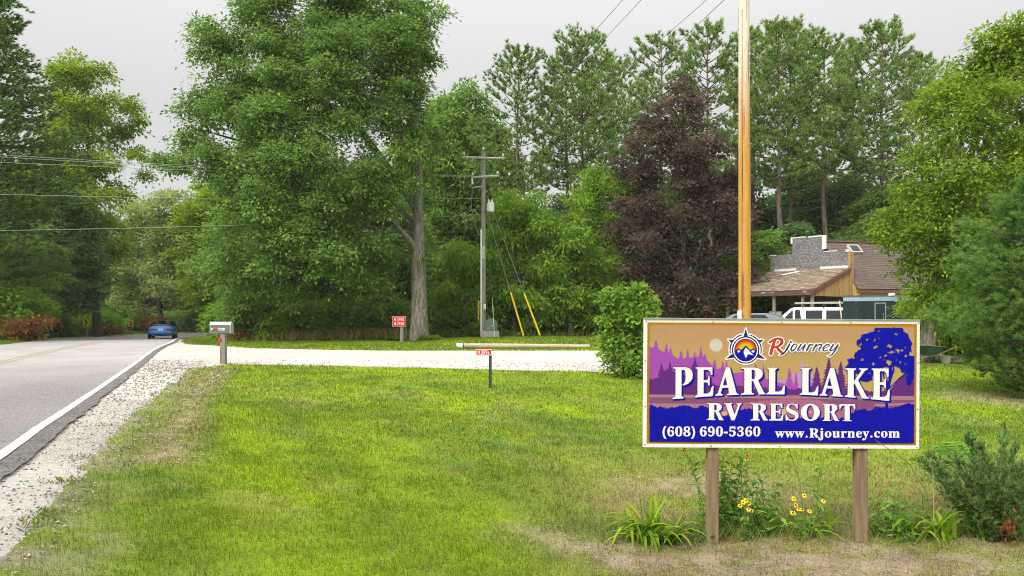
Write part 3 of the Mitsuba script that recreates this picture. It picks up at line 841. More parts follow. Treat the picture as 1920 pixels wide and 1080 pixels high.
for i, (px0, Y, sp, lb) in enumerate(((965, 47.0, [(958, 368, 26), (1000, 374, 25), (928, 396, 27), (975, 410, 34), (1016, 415, 25), (922, 442, 33), (965, 456, 36), (1006, 460, 31), (930, 492, 33), (970, 506, 36), (1008, 510, 28), (940, 542, 32), (985, 550, 32), (950, 588, 30), (1000, 592, 26)], 'bright green walnut tree just right of the utility pole'),
                                      (1070, 46.6, [(1075, 412, 25), (1046, 432, 24), (1092, 442, 25), (1060, 462, 32), (1102, 482, 27), (1036, 492, 27), (1072, 506, 34), (1112, 522, 27), (1046, 546, 31), (1090, 552, 33), (1122, 572, 22), (1060, 588, 30), (1105, 596, 24)], 'bright green walnut tree beside the dark purple maple'),
                                      (868, 47.6, [(872, 470, 27), (846, 482, 22), (892, 500, 24), (860, 522, 33), (836, 542, 26), (886, 552, 28), (856, 582, 30), (900, 592, 22)], 'small green walnut tree between the oak trunk and the utility pole'),
                                      (1132, 50, [(1122, 332, 27), (1152, 342, 20), (1130, 372, 33), (1104, 396, 27), (1148, 412, 27), (1130, 452, 31), (1140, 492, 28), (1150, 540, 26)], 'light green walnut tree rising behind the one beside the purple maple'))):
    drawn_tree('walnut_tree', lb, px0, Y, sp, 'bark_dark', .16, 60 + i, back=1.4, group=WG, nl=10, cols=WALNUT, young=(0.25, 0.42, 0.03), dens=2.0, per=24, L=0.27, W=0.11, sr=.52, under=.14, shell=.5, droop=.55)
# maple at the right
MR = at(1738, 26)
rngm = RNG(56)
ml = []
for px, py, r, dy in [(1880, 90, 60, 0), (1830, 130, 60, .4), (1905, 150, 70, -.4), (1780, 175, 50, 0), (1850, 200, 70, -.8), (1745, 215, 44, .2), (1800, 250, 62, -1), (1880, 270, 72, -1.2), (1735, 290, 46, -.3), (1790, 330, 60, -1), (1850, 345, 66, -1.4), (1705, 345, 34, 0), (1740, 380, 48, -.5),
                      (1690, 395, 34, 0), (1670, 430, 34, 0), (1665, 455, 26, -.2), (1720, 430, 46, -.7), (1780, 420, 56, -1), (1840, 430, 60, -1.2), (1745, 480, 44, -.6), (1790, 510, 50, -.7), (1715, 500, 30, -.2), (1740, 540, 36, -.2), (1780, 570, 40, -.2), (1725, 575, 30, -.4), (1760, 610, 30, 0),
                      (1960, 100, 90, 0), (1960, 230, 90, 0), (2040, 180, 100, 0), (2000, 330, 100, 0), (2070, 330, 100, .5), (1930, 400, 80, .2), (1980, 480, 80, .5), (1830, 180, 80, 2), (1880, 330, 90, 2), (1780, 400, 70, 2), (1800, 520, 70, 2), (1920, 70, 50, .5), (1990, 30, 70, .6), (1850, 590, 50, 1), (1800, 625, 30, .6)]:
    c = P(px, py, 26 + dy)
    r = r * 26 / FOC
    ml.append((*c, r, r, r * .85))
mlv = Leaves()
crown(mlv, clumps(ml, rngm), rngm, dens=3.4, per=32, L=0.16, W=0.075, sr=0.38, cols=((0.085, 0.190, 0.020), (0.300, 0.460, 0.045)), young=(0.44, 0.54, 0.06), under=0.16, shell=0.5)
mr = thing('silver_maple_tree', 'broad light green maple overhanging the trailer at the right', 'tree')
mbt = MB()
mbt.mesh(tube([MR - np.array([0, 0, .2]), P(1739, 660, 26), P(1741, 620, 26), P(1748, 560, 26.2), P(1775, 480, 26.2), P(1810, 390, 26.2), P(1850, 280, 26), P(1880, 160, 26)], [.36, .27, .25, .24, .2, .16, .11, .05], 11))
for q in (0, 4, 6, 8, 11, 14, 17, 18, 28, 31):
    c = np.array(ml[q][:3])
    s = P(1750 + 6 * (q % 5), 540 - 18 * (q % 6), 26.2)
    mbt.mesh(tube([s, s * .5 + c * .5 + np.array([0, 0, .1]), c], [.11, .08, .02], 6, caps=False))
part(mr, 'trunk', mbt.get(), 'bark_grey', 50)
put(mr + '__crown', mlv.shape())
# young white pine at the right edge
own_tree('young_pine_tree', white_pine_model(57, 5.0, 2.05, lambda t: float(np.interp(t, [0, .08, .16, .38, .56, .66, .76, .86, 1], [.45, .72, .95, .86, .74, .64, .44, .30, .05])), 0.24, need=(0.145, 0.013, 24), dens=44, trunk=.07, z_low=0.10, cols=((0.085, 0.185, 0.045), (0.270, 0.450, 0.115)), up=.36, fan=.62),
         at(1938, 16.8), 'bark_pine', 'soft bushy young pine at the right edge of the lawn', cat='pine tree')

pines = [(962, 57, .93, 0), (1062, 58, .95, 1), (1092, 56, .96, 2), (1240, 60, 1.03, 1), (1335, 58, 1.03, 0), (1462, 56, 1.0, 2), (1482, 60, 1.06, 0), (1545, 57, .99, 1), (1655, 58, 1.03, 2), (1410, 66, 1.12, 0), (1735, 60, .95, 0), (1150, 68, 1.05, 2), (1600, 66, 1.1, 1)]
pl = ['red pine nearest the utility pole, standing left of the other pines', 'bare-trunked red pine left of the tallest pine behind the walnut trees', 'tall red pine with forked top right of the utility pole', 'red pine straight behind the dark purple maple',
      'red pine right of the purple maple and left of the yellow pole', 'red pine just right of the yellow pole', 'second red pine to the right of the yellow pole', 'red pine above the stepped false front of the shed', 'red pine standing alone above the shed roof, left of the light green maple',
      'red pine rising right behind the yellow pole', 'red pine half hidden behind the light green maple', 'distant red pine between the forked pine and the purple maple', 'distant red pine set back above the shed roof']
for (px, Y, s, v), lb in zip(pines, pl):
    stand('red_pine_tree', f'red_pine_{"abc"[v]}', px, Y, (s * 1.06, s * 1.06, s), lb, 'pine tree', 'tall red pines behind the shed', seed=3)

for nm, px, Y, s, lb in [('mid_a', 862, 62, (1.0, 1.0, 1.24), 'mid green tree rising right of the big oak'), ('bright_a', 905, 65, (1, 1, 1.12), 'light green tree behind the top of the utility pole'), ('bright_a', 815, 66, (1, 1, 1.24), 'light green tree showing just right of the big oak crown'), ('bright_a', 420, 58, (.9, .9, .72), 'yellow-green tree under the left side of the big oak'),
                         ('mid_b', 470, 47, (.85, .85, .62), 'green sapling tree at the left foot of the oak crown'), ('dark_a', 640, 49, (.9, .9, .75), 'dark tree in the shade under the big oak'), ('mid_b', 720, 50, (.8, .8, .7), 'green tree behind the oak trunk'), ('mid_a', 1180, 62, (1, 1, .82), 'green tree between the walnuts and the purple maple'),
                         ('dark_a', 96, 56, (.95, .95, .78), 'dark tree standing behind the leftmost road bend sign'), ('mid_b', 30, 50, (.8, .8, .55), 'green tree under the tall white pine'), 
                         ('mid_b', 1430, 50, (.7, .7, .5), 'small green tree left of the shed porch'), ('dark_a', 1560, 64, (1, 1, .85), 'dark tree behind the shed roof ridge'), ('mid_a', 1690, 56, (.9, .9, .72), 'green tree at the right end of the shed'), ('dark_a', 560, 52, (.9, .9, .75), 'dark tree left of the shade below the oak')]:
    stand('broadleaf_tree', nm, px, Y, s, lb, seed=2)
stand('white_pine_tree', 'white_pine', 1690, 50, (.55, .55, .55), 'blue-green young white pine at the far end of the shed', 'pine tree')
stand('white_pine_tree', 'white_pine', 92, 58, (.62, .62, .72), 'second dark white pine beside the tall one at the left edge', 'pine tree')

# ---------------------------------------------------------------- the shed with the stepped false front
mat('weathered_board', proc(lambda p, n, uv: mix((0.11, 0.11, 0.12), (0.27, 0.27, 0.29), smoothstep(0.3, 0.75, 0.55 * noise(p.x * 13, p.y * 13, p.z * 13) + 0.45 * fbm(p.x * 30, p.y * 30, p.z * 30, 2)))), 0.95)
mat('tan_board', proc(lambda p, n, uv: mix(mix((0.36, 0.21, 0.08), (0.48, 0.30, 0.13), fbm(p.x * 5, p.y * 5, p.z * 0.8, 3)), (0.20, 0.11, 0.05), smoothstep(0.62, 0.8, fbm(p.x * 9 + 5, p.y * 9, p.z * 0.6, 3)))), 0.85)
mat('tan_siding', proc(lambda p, n, uv: mix((0.52, 0.35, 0.12), (0.66, 0.47, 0.20), fbm(p.x * 2, p.y * 2, p.z * 6, 3))), 0.8)
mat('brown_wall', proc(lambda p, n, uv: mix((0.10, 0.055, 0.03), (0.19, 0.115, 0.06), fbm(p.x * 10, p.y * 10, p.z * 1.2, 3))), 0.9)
mat('oxblood', proc(lambda p, n, uv: mix((0.10, 0.03, 0.03), (0.21, 0.085, 0.08), fbm(p.x * 6, p.y * 6, p.z * 6, 3))), 0.8)
mat('porch_shingle', proc(lambda p, n, uv: mix(mix((0.11, 0.085, 0.065), (0.27, 0.215, 0.165), noise(p.x * 5, p.y * 5, p.z * 9)), (0.10, 0.11, 0.06), smoothstep(0.55, 0.75, fbm(p.x * 1.3, p.y * 1.3, p.z * 1.3, 3)) * 0.5)), 0.95)
mat('main_shingle', proc(lambda p, n, uv: mix((0.085, 0.066, 0.060), (0.155, 0.122, 0.110), 0.6 * noise(p.x * 2.5, p.y * 2.5, p.z * 12) + 0.4 * fbm(p.x * 0.8, p.y * 0.8, p.z * 0.8, 3))), 0.95)
mat('weathered_fascia', proc(lambda p, n, uv: mix((0.10, 0.06, 0.05), (0.33, 0.30, 0.28), smoothstep(0.5, 0.62, fbm(p.x * 1.6, p.y * 1.6, p.z * 1.6, 3)))), 0.9)
AL, CW = math.radians(52), 5.16
SO = np.array([19.9, 44.0, 0.5])


def SH(m):
    return move(m, rotz(-AL), SO)


WG_ = math.radians(75)


def SW(m):
    return move(m, rotz(-WG_), SO)


def slab(quad_xyz, th, normal):
    """A thick sheet on four corners."""
    q = np.asarray(quad_xyz, float)
    v = np.vstack([q, q - np.asarray(normal, float) * th])
    f = [[0, 1, 2], [0, 2, 3], [6, 5, 4], [7, 6, 4]] + [x for i in range(4) for x in ([i, i + 4, (i + 1) % 4], [(i + 1) % 4, i + 4, (i + 1) % 4 + 4])]
    m = trimesh.Trimesh(v, f, process=False)
    m.fix_normals()
    return m


shed = thing('shed', 'tan clapboard shed with stepped grey false front and shingled porch', 'shed')
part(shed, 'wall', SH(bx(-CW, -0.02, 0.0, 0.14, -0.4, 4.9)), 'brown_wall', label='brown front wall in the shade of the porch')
part(shed, 'wall', SW(bx(-0.16, -0.02, 0.14, 9.0, -0.4, 3.45)), 'tan_siding')
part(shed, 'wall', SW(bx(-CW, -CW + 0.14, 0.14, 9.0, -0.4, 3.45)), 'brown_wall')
part(shed, 'wall', SW(extr(Polygon([(-CW, -.4), (-.16, -.4), (-.16, 3.45), (-CW / 2, 6.0), (-CW, 3.45)]), .14).apply_transform(trimesh.transformations.rotation_matrix(math.pi / 2, [1, 0, 0])).apply_translation([0, 9.0, 0])), 'tan_siding')
for q in range(17):                                               # lapped siding on the long side
    z = -0.3 + q * 0.22
    s = bx(0.0, 0.03, 0.36, 9.0, z, z + 0.235)
    s.vertices[:, 0] += np.where(s.vertices[:, 2] > z + 0.1, -0.022, 0.012)
    part(shed, 'siding_board', SW(s), 'tan_siding')
par = Polygon([(-CW - .05, 4.3), (0.0, 4.3), (0.0, 5.42), (-1.6, 5.46), (-1.6, 6.42), (-3.66, 6.46), (-3.66, 5.47), (-CW - .05, 5.45)])
pm = extr(par, 0.12)
pm.apply_transform(trimesh.transformations.rotation_matrix(math.pi / 2, [1, 0, 0]))
pfront = part(shed, 'false_front', SH(move(pm, t=(0, -0.02, 0))), 'weathered_board', label='bare grey board parapet with a raised centre')
for x0, x1, z0, z1 in ((-3.70, -2.7, 6.43, 6.50), (-2.55, -1.62, 6.40, 6.48), (-1.64, -1.38, 5.62, 6.47), (-3.72, -3.6, 6.1, 6.5), (-1.55, -0.7, 5.44, 5.50), (-0.16, 0.05, 5.36, 5.50), (-CW - .08, -CW + .4, 5.44, 5.49)):
    part(pfront, 'flashing', SH(bx(x0, x1, -0.17, -0.10, z0, z1)), 'white_paint')
for x0, x1 in ((-CW + .3, -3.35), (-1.75, -.02)):
    part(shed, 'flashing', SH(bx(x0, x1, -0.20, -0.145, 4.42, 4.56)), 'white_paint')
part(shed, 'corner_board', SH(bx(-0.018, 0.075, -0.14, 0.34, -0.4, 5.36)), 'tan_board')
# main roof
nr = unit(np.array([2.95, 0, 2.85]))
part(shed, 'roof', SW(slab([(0.36, 0.36, 3.18), (0.36, 9.3, 3.18), (-CW / 2, 9.3, 6.22), (-CW / 2, 0.16, 6.22)], 0.10, nr)), 'main_shingle')
part(shed, 'roof', SW(slab([(-CW - .36, 9.3, 3.18), (-CW - .36, .16, 3.18), (-CW / 2 - .003, .16, 6.22), (-CW / 2 - .003, 9.3, 6.22)], 0.10, nr * np.array([-1, 1, 1]))), 'main_shingle')
rf = shed + '__roof'
mb = MB()
for q in range(1, 26):                                            # shingle courses
    t = q / 26
    x, z = 0.36 + (-CW / 2 - 0.36) * t, 3.18 + 3.04 * t
    for w in range(18):
        y0, y1 = 0.37 + w * .5 + (.25 if q % 2 else 0), 0.37 + w * .5 + .485 + (.25 if q % 2 else 0)
        if y1 > 9.3:
            continue
        d = np.array([-0.69, 0, .72])
        a = np.array([x, 0, z]) + nr * 0.003
        lift = nr * (0.016 + 0.010 * ((q * 7 + w * 13) % 5) / 5)
        mb.add([a + [0, y0, 0] + lift, a + [0, y1, 0] + lift, a + d * .16 + [0, y1, 0], a + d * .16 + [0, y0, 0], a + [0, y0, 0], a + [0, y1, 0]], [[0, 1, 2], [0, 2, 3], [4, 5, 1], [4, 1, 0]])
put(rf + '__shingles', mikit.ply(SW(mb.get()), 'main_shingle'), kind='stuff')
put(rf + '__ridge_cap', mikit.ply(SW(cbx(-CW / 2 - .12, -CW / 2 + .12, .2, 9.3, 6.19, 6.27, .03)), 'oxblood'))
part(shed, 'fascia', SW(bx(0.28, 0.33, 0.36, 9.2, 2.93, 3.13)), 'oxblood', label='dark red board under the main eave')
# skylight on the slope that shows
sk0 = np.array([0.36, 0, 3.18]) + np.array([-2.94, 0, 3.04]) * 0.74
dsl = unit(np.array([-2.94, 0, 3.04]))
mbf = MB()
for a, b, c, d in ((0, 0.80, 0, .07), (0, .80, .63, .70), (0, .07, .07, .63), (.73, .80, .07, .63)):
    v = []
    for h in (0.01, 0.16):
        for y, s in ((1.6 + a, c), (1.6 + b, c), (1.6 + b, d), (1.6 + a, d)):
            v.append(sk0 + dsl * s + np.array([0, y, 0]) + nr * h)
    mm = trimesh.convex.convex_hull(np.array(v))
    mbf.mesh(mm)
sl = part(shed, 'skylight', SW(mbf.get()), 'arm_grey')
put(sl + '__pane', mikit.ply(SW(slab([sk0 + dsl * .07 + [0, 1.67, 0] + nr * .13, sk0 + dsl * .07 + [0, 2.33, 0] + nr * .13, sk0 + dsl * .63 + [0, 2.33, 0] + nr * .13, sk0 + dsl * .63 + [0, 1.67, 0] + nr * .13], .02, nr)), 'dark_glass'))
# porch
PD = 4.3
np_ = unit(np.array([0, -1.42, PD]))
pr = part(shed, 'porch_roof', SH(slab([(-CW - .75, -PD, 3.02), (0.10, -PD, 3.02), (0.10, -0.145, 4.44), (-CW - .75, -0.145, 4.44)], .09, np_)), 'porch_shingle', label='worn brown shingled porch roof')
mb, rs = MB(), RNG(8)
dpr = unit(np.array([0, PD - .145, 1.42]))
for q in range(0, 15):
    o = np.array([0, -PD - .02, 3.02]) + dpr * q * 0.285 + np_ * .004
    w = -CW - .75 + (0.0 if q % 2 else -.12)
    while w < 0.02:
        ww = rs.uniform(.2, .34)
        if rs.random() > 0.03:
            lift = np_ * rs.uniform(.012, .04)
            x0, x1 = max(w, -CW - .75), min(w + ww - .012, .10)
            l2 = 0.30 * rs.uniform(.95, 1.0)
            e = o - dpr * rs.uniform(0, .04)
            mb.add([e + [x0, 0, 0] + lift, e + [x1, 0, 0] + lift, o + dpr * l2 + [x1, 0, 0], o + dpr * l2 + [x0, 0, 0], e + [x0, 0, 0], e + [x1, 0, 0]], [[0, 1, 2], [0, 2, 3], [4, 5, 1], [4, 1, 0], [5, 2, 1], [0, 3, 4]])
        w += ww
put(pr + '__shingles', mikit.ply(SH(mb.get()), 'porch_shingle'), kind='stuff')
patch = slab([np.array([-3.75, -1.2, 0]) + [0, 0, 3.02 + (PD - 1.2) * .3418 + .07], np.array([-3.55, -1.35, 0]) + [0, 0, 3.02 + (PD - 1.35) * .3418 + .07], np.array([-2.75, -.75, 0]) + [0, 0, 3.02 + (PD - .75) * .3418 + .07], np.array([-2.95, -.6, 0]) + [0, 0, 3.02 + (PD - .6) * .3418 + .07]], .02, np_)
put(pr + '__patch', mikit.ply(SH(patch), 'white_paint'))
part(shed, 'fascia', SH(bx(-CW - .76, 0.10, -PD - .045, -PD - .004, 2.74, 2.98)), 'weathered_fascia', label='peeling board along the porch eave')
rk = extr(Polygon([(-PD - .05, 2.74), (-PD - .05, 2.98), (-0.15, 4.40), (-0.15, 4.12)]), .05)
rk.apply_transform(np.array([[0, 0, 1, 0.105], [1, 0, 0, 0], [0, 1, 0, 0], [0, 0, 0, 1.0]]))
part(shed, 'rake_board', SH(rk), 'oxblood')
yb = np.linspace(-PD + .35, -.16, 12)
for q in range(11):
    a, b = yb[q], yb[q + 1] - .012
    za, zb = 2.98 + (a + PD) * .3418 - .30, 2.98 + (b + PD) * .3418 - .30
    if zb < 2.72:
        continue
    pb = extr(Polygon([(a, 2.70), (b, 2.70), (b, max(zb, 2.71)), (a, max(za, 2.705))]), .03)
    pb.apply_transform(np.array([[0, 0, 1, 0.045 + .008 * (q % 2)], [1, 0, 0, 0], [0, 1, 0, 0], [0, 0, 0, 1.0]]))
    part(shed, 'gable_board', SH(pb), 'tan_board')
for x in (-5.55, -4.05, -2.35, -.55, .02):
    part(shed, 'porch_post', SH(cbx(x - .075, x + .075, -PD + .12, -PD + .27, -.4, 2.74, .012)), 'grey_wood')
part(shed, 'beam', SH(bx(-CW - .6, .08, -PD + .1, -PD + .29, 2.74, 2.90)), 'grey_wood')
part(shed, 'porch_floor', SH(bx(-CW - .6, .05, -PD + .05, -.01, -.5, .02)), 'grey_wood')
wf = MB()
for a in ((-1.5, -1.42, .9, 2.5), (-.78, -.7, .9, 2.5), (-1.42, -.78, .9, .98), (-1.42, -.78, 2.42, 2.5), (-1.13, -1.08, .98, 2.42)):
    wf.mesh(bx(a[0], a[1], -.06, -.004, a[2], a[3]))
wn = part(shed, 'window', SH(wf.get()), 'grey_wood')
put(wn + '__pane', mikit.ply(SH(bx(-1.42, -.78, -.03, -.01, .98, 2.42)), 'dark_glass'))
dd = part(shed, 'door', SH(bx(-3.3, -2.35, -.05, -.004, 0, 2.1)), 'black_paint')
put(dd + '__handle', mikit.ply(SH(trimesh.creation.icosphere(2, .035).apply_translation([-2.45, -.09, 1.0])), 'steel'))
part(shed, 'window', SH(bx(-4.7, -3.8, -.04, -.004, .9, 2.3)), 'dark_glass')
sc = thing('leaning_screen', 'green framed screen panel leaning under the shed porch', 'screen')
mbs = MB()
for a in ((0, .05, 0, 1.25), (.65, .7, 0, 1.25), (.05, .65, 0, .05), (.05, .65, 1.2, 1.25), (.33, .37, .05, 1.2)):
    mbs.mesh(bx(a[0], a[1], 0, .04, a[2], a[3]))
put(sc + '__frame', mikit.ply(move(move(mbs.get(), rotx(-.18)), rotz(-.4), at(1441, 42.2) + [0, 0, .5]), 'green_metal'))
put(sc + '__mesh', mikit.ply(move(move(bx(.05, .65, .012, .022, .05, 1.2), rotx(-.18)), rotz(-.4), at(1441, 42.2) + [0, 0, .5]), 'grey_wood'))
part(sc, 'stand', move(bx(0, .7, -.05, .12, -.3, -.01), rotz(-.4), at(1441, 42.2) + [0, 0, .5]), 'grey_wood')

# ---------------------------------------------------------------- vehicles


def wheel(key, c, r, w, axis_R):
    """Tyre with a rim; axis_R turns the wheel's axle from local y."""
    prof = np.array([[r * .62, -w / 2], [r * .9, -w / 2], [r, -w * .35], [r, w * .35], [r * .9, w / 2], [r * .62, w / 2]])
    t = move(lathe(np.vstack([prof, prof[:1]]), 22), axis_R @ rotx(math.pi / 2), c)
    k = part(key, 'wheel', t, 'rubber', 40)
    rim = lathe(np.array([[0, -w * .3], [r * .25, -w * .36], [r * .55, -w * .28], [r * .63, -w * .42], [r * .63, w * .42], [r * .55, w * .28], [r * .25, w * .36], [0, w * .3]]), 18)
    put(k + '__rim', mikit.ply(move(rim, axis_R @ rotx(math.pi / 2), c), 'steel', 40))


def loft(st, n=20, e=3.2):
    """Body from stations (x, half width, z low, z high) with superellipse sections."""
    a = np.arange(n) * 2 * np.pi / n + .01
    c, s = np.cos(a), np.sin(a)
    v = []
    for x, w, z0, z1 in st:
        y = w * np.sign(c) * np.abs(c) ** (2 / e)
        z = (z0 + z1) / 2 + (z1 - z0) / 2 * np.sign(s) * np.abs(s) ** (2 / e)
        v.append(np.column_stack([y * 0 + x, y, z]))
    m = len(st)
    V = np.vstack(v + [[[st[0][0], 0, (st[0][2] + st[0][3]) / 2]], [[st[-1][0], 0, (st[-1][2] + st[-1][3]) / 2]]])
    f = []
    for i in range(m - 1):
        for j in range(n):
            a0, a1, b0, b1 = i * n + j, i * n + (j + 1) % n, (i + 1) * n + j, (i + 1) * n + (j + 1) % n
            f += [[a0, b0, b1], [a0, b1, a1]]
    for j in range(n):
        f += [[m * n, j, (j + 1) % n], [m * n + 1, (m - 1) * n + (j + 1) % n, (m - 1) * n + j]]
    mm = trimesh.Trimesh(V, f, process=False)
    mm.fix_normals()
    return mm


# blue convertible driving away
ic = np.argmin(np.abs(EDGE[:, 1] - 52))
hd = tan_[ic]
ca = math.atan2(hd[1], hd[0])
cpos = np.array([(306 - CX) / FOC * 52, 52, 0])
cpos[2] = float(ground_z(cpos[0], cpos[1])) + .035
CR = rotz(ca)
C_ = lambda m: move(m, CR, cpos)
car = thing('convertible_car', 'small bright blue convertible with its top down driving away on the road', 'car')
part(car, 'body', C_(loft([(-1.98, .55, .36, .66), (-1.93, .70, .30, .78), (-1.75, .80, .24, .86), (-1.3, .845, .20, .90), (-.6, .85, .18, .90), (.3, .85, .18, .90), (.9, .84, .18, .86), (1.5, .80, .2, .76), (1.8, .70, .24, .66), (1.96, .5, .3, .56)])), 'car_blue', 40)
part(car, 'bumper', C_(loft([(-2.04, .52, .34, .52), (-2.0, .72, .30, .56), (-1.80, .82, .28, .57)])), 'car_blue', 40)
part(car, 'cockpit', C_(cbx(-.95, .75, -.66, .66, .80, .912, .03)), 'black_paint')
part(car, 'folded_top', C_(loft([(-1.2, .55, .86, .93), (-1.05, .66, .84, 1.0), (-.8, .66, .84, .98), (-.72, .6, .86, .93)])), 'black_paint', 40)
for y in (-.36, .36):
    part(car, 'seat', C_(cbx(-.62, -.42, y - .24, y + .24, .7, 1.02, .05)), 'rubber')
    part(car, 'headrest', C_(cbx(-.66, -.54, y - .13, y + .13, 1.0, 1.18, .04)), 'brown_wall')
part(car, 'windscreen_frame', C_(tube([(.95, -.74, .86), (.62, -.66, 1.12), (.56, -.56, 1.2), (.54, 0, 1.225), (.56, .56, 1.2), (.62, .66, 1.12), (.95, .74, .86)], .028, 7)), 'black_paint', 40)
part(car, 'windscreen', C_(slab([(.94, -.71, .87), (.94, .71, .87), (.58, .6, 1.18), (.58, -.6, 1.18)], .008, (.65, 0, .75))), 'dark_glass')
for s in (-1, 1):
    part(car, 'tail_light', C_(move(loft([(-2.0, .10, .62, .70), (-1.985, .17, .585, .735), (-1.85, .17, .585, .735)]), t=(0, s * .48, 0))), 'tail_red', 40)
    part(car, 'mirror', C_(move(loft([(.45, .04, .92, .99), (.50, .09, .90, 1.02), (.62, .06, .92, 1.0)]), t=(0, s * .9, 0))), 'car_blue', 40)
    for x in (-1.18, 1.15):
        wheel(car, cpos + CR @ np.array([x, s * .73, .29]), .295, .19, CR)
part(car, 'licence_plate', C_(cbx(-2.01, -1.985, -.16, .16, .57, .70, .004)), 'white_plastic')
part(car, 'exhaust', C_(tube([(-2.0, .45, .25), (-1.6, .45, .25)], .03, 8)), 'steel', 40)


VR = rotz(-0.42)


def side_car(key, prof, width, R, pos, col, wheels, wr, windows, pinch=.25, z_in=1.0):
    """A vehicle from its side outline (x rearward, z) and its side windows."""
    f = lambda m: move(m, R, pos)
    m = extr(Polygon(prof).buffer(.05).buffer(-.1).buffer(.05), width)
    v = np.column_stack([m.vertices[:, 0], width / 2 - m.vertices[:, 2], m.vertices[:, 1]])
    m = trimesh.Trimesh(v, m.faces, process=False)

    def squeeze(v):
        v = v.copy()
        v[:, 1] = np.sign(v[:, 1]) * (np.abs(v[:, 1]) - np.maximum(v[:, 2] - z_in, 0) * pinch)
        return v
    m = trimesh.Trimesh(*trimesh.remesh.subdivide_to_size(m.vertices, m.faces, .5), process=False)
    m.vertices = squeeze(m.vertices)
    m.fix_normals()
    part(key, 'body', f(m), col, 30)
    for poly in windows:
        for s in (-1, 1):
            w = extr(Polygon(poly).buffer(-.02).buffer(.02), .012)
            vv = np.column_stack([w.vertices[:, 0], s * (width / 2 + .008 - w.vertices[:, 2]), w.vertices[:, 1]])
            w2 = trimesh.Trimesh(squeeze(vv), w.faces, process=False)
            w2.fix_normals()
            part(key, 'window', f(w2), 'dark_glass')
    for x in wheels:
        for s in (-1, 1):
            wheel(key, pos + R @ np.array([x, s * (width / 2 - .09), wr]), wr, .2, R)


tp = at(1461, 38)
truck = thing('pickup_truck', 'white pickup truck with topper and ladder rack parked by the shed porch', 'truck')
side_car(truck, [(-1.35, .42), (-1.38, .95), (-1.2, 1.06), (-.1, 1.16), (.60, 1.80), (.8, 1.86), (3.2, 1.84), (3.30, 1.76), (3.38, 1.1), (3.42, .5), (3.3, .42)], 1.85, VR, tp, 'car_white', (-.65, 2.55), .36,
         [[(.18, 1.2), (.66, 1.70), (.70, 1.70), (.70, 1.2)], [(.80, 1.2), (.80, 1.72), (1.02, 1.72), (1.10, 1.2)], [(1.30, 1.24), (1.30, 1.70), (2.05, 1.70), (2.05, 1.24)], [(2.22, 1.24), (2.22, 1.70), (3.0, 1.70), (3.12, 1.24)]])
for x in (1.15, 2.1, 3.0):
    part(truck, 'rack_bar', move(tube([(x, -.72, 1.74), (x, -.70, 2.0), (x, .70, 2.0), (x, .72, 1.74)], .022, 6), VR, tp), 'black_paint')
ld = thing('ladder', 'grey ladder and boards lying on the roof rack of the white pickup', 'ladder')
for y in (-.5, -.14):
    part(ld, 'rail', move(bx(.78, 3.28, y - .02, y + .02, 2.03, 2.12), VR, tp), 'galvanised')
for q in range(9):
    part(ld, 'rung', move(bx(.95 + q * .27, .98 + q * .27, -.48, -.16, 2.06, 2.09), VR, tp), 'galvanised')
part(ld, 'board', move(bx(.70, 2.9, .05, .3, 2.03, 2.07), VR, tp), 'grey_wood')
suv = thing('parked_car', 'grey-blue car roof showing behind the tall yellow pole', 'car')
vp = at(1352, 37)
side_car(suv, [(-.9, .4), (-.95, .9), (-.7, 1.0), (.1, 1.1), (.65, 1.44), (.95, 1.50), (2.2, 1.50), (2.75, 1.36), (3.2, 1.15), (3.35, 1.05), (3.38, .45), (3.2, .4)], 1.8, VR, vp, 'car_grey', (-.2, 2.5), .33,
         [[(.45, 1.10), (.8, 1.40), (1.35, 1.42), (1.35, 1.10)], [(1.45, 1.10), (1.45, 1.42), (2.15, 1.41), (2.45, 1.10)]])

tx0 = at(1581, 36)
tr = thing('cargo_trailer', 'dark teal enclosed cargo trailer parked beside the shed', 'trailer')
TW, TL, TH = 2.1, 4.6, 2.42
sec = Polygon([(-TW / 2, .45), (TW / 2, .45), (TW / 2, TH - .3), (TW / 2 - .06, TH - .1), (TW / 2 - .22, TH - .02), (0, TH + .03), (-TW / 2 + .22, TH - .02), (-TW / 2 + .06, TH - .1), (-TW / 2, TH - .3)])
bodym = extr(sec, TL)
bodym.vertices = np.column_stack([bodym.vertices[:, 2], bodym.vertices[:, 0], bodym.vertices[:, 1]])
part(tr, 'body', move(bodym, VR, tx0), 'trailer_teal', 30)
for x in (1.35, 1.78):
    part(tr, 'door_frame', move(bx(x - .022, x + .022, -TW / 2 - .014, -TW / 2 - .001, .5, TH - .34), VR, tx0), 'steel')
part(tr, 'door_frame', move(bx(1.372, 1.758, -TW / 2 - .014, -TW / 2 - .001, TH - .385, TH - .34), VR, tx0), 'steel')
part(tr, 'roof_rail', move(tube([(.0, -TW / 2 - .005, TH - .27), (TL, -TW / 2 - .005, TH - .27)], .022, 6), VR, tx0), 'trailer_top')
tcap = extr(Polygon([(TW / 2 + .004, TH - .26), (TW / 2 - .055, TH - .09), (TW / 2 - .22, TH - .01), (0, TH + .04), (-TW / 2 + .22, TH - .01), (-TW / 2 + .055, TH - .09), (-TW / 2 - .004, TH - .26), (-TW / 2 + .05, TH - .11), (-TW / 2 + .22, TH - .035), (0, TH + .01), (TW / 2 - .22, TH - .035), (TW / 2 - .05, TH - .11)]), TL)
tcap.vertices = np.column_stack([tcap.vertices[:, 2], tcap.vertices[:, 0], tcap.vertices[:, 1]])
part(tr, 'roof', move(tcap, VR, tx0), 'trailer_top', 30)
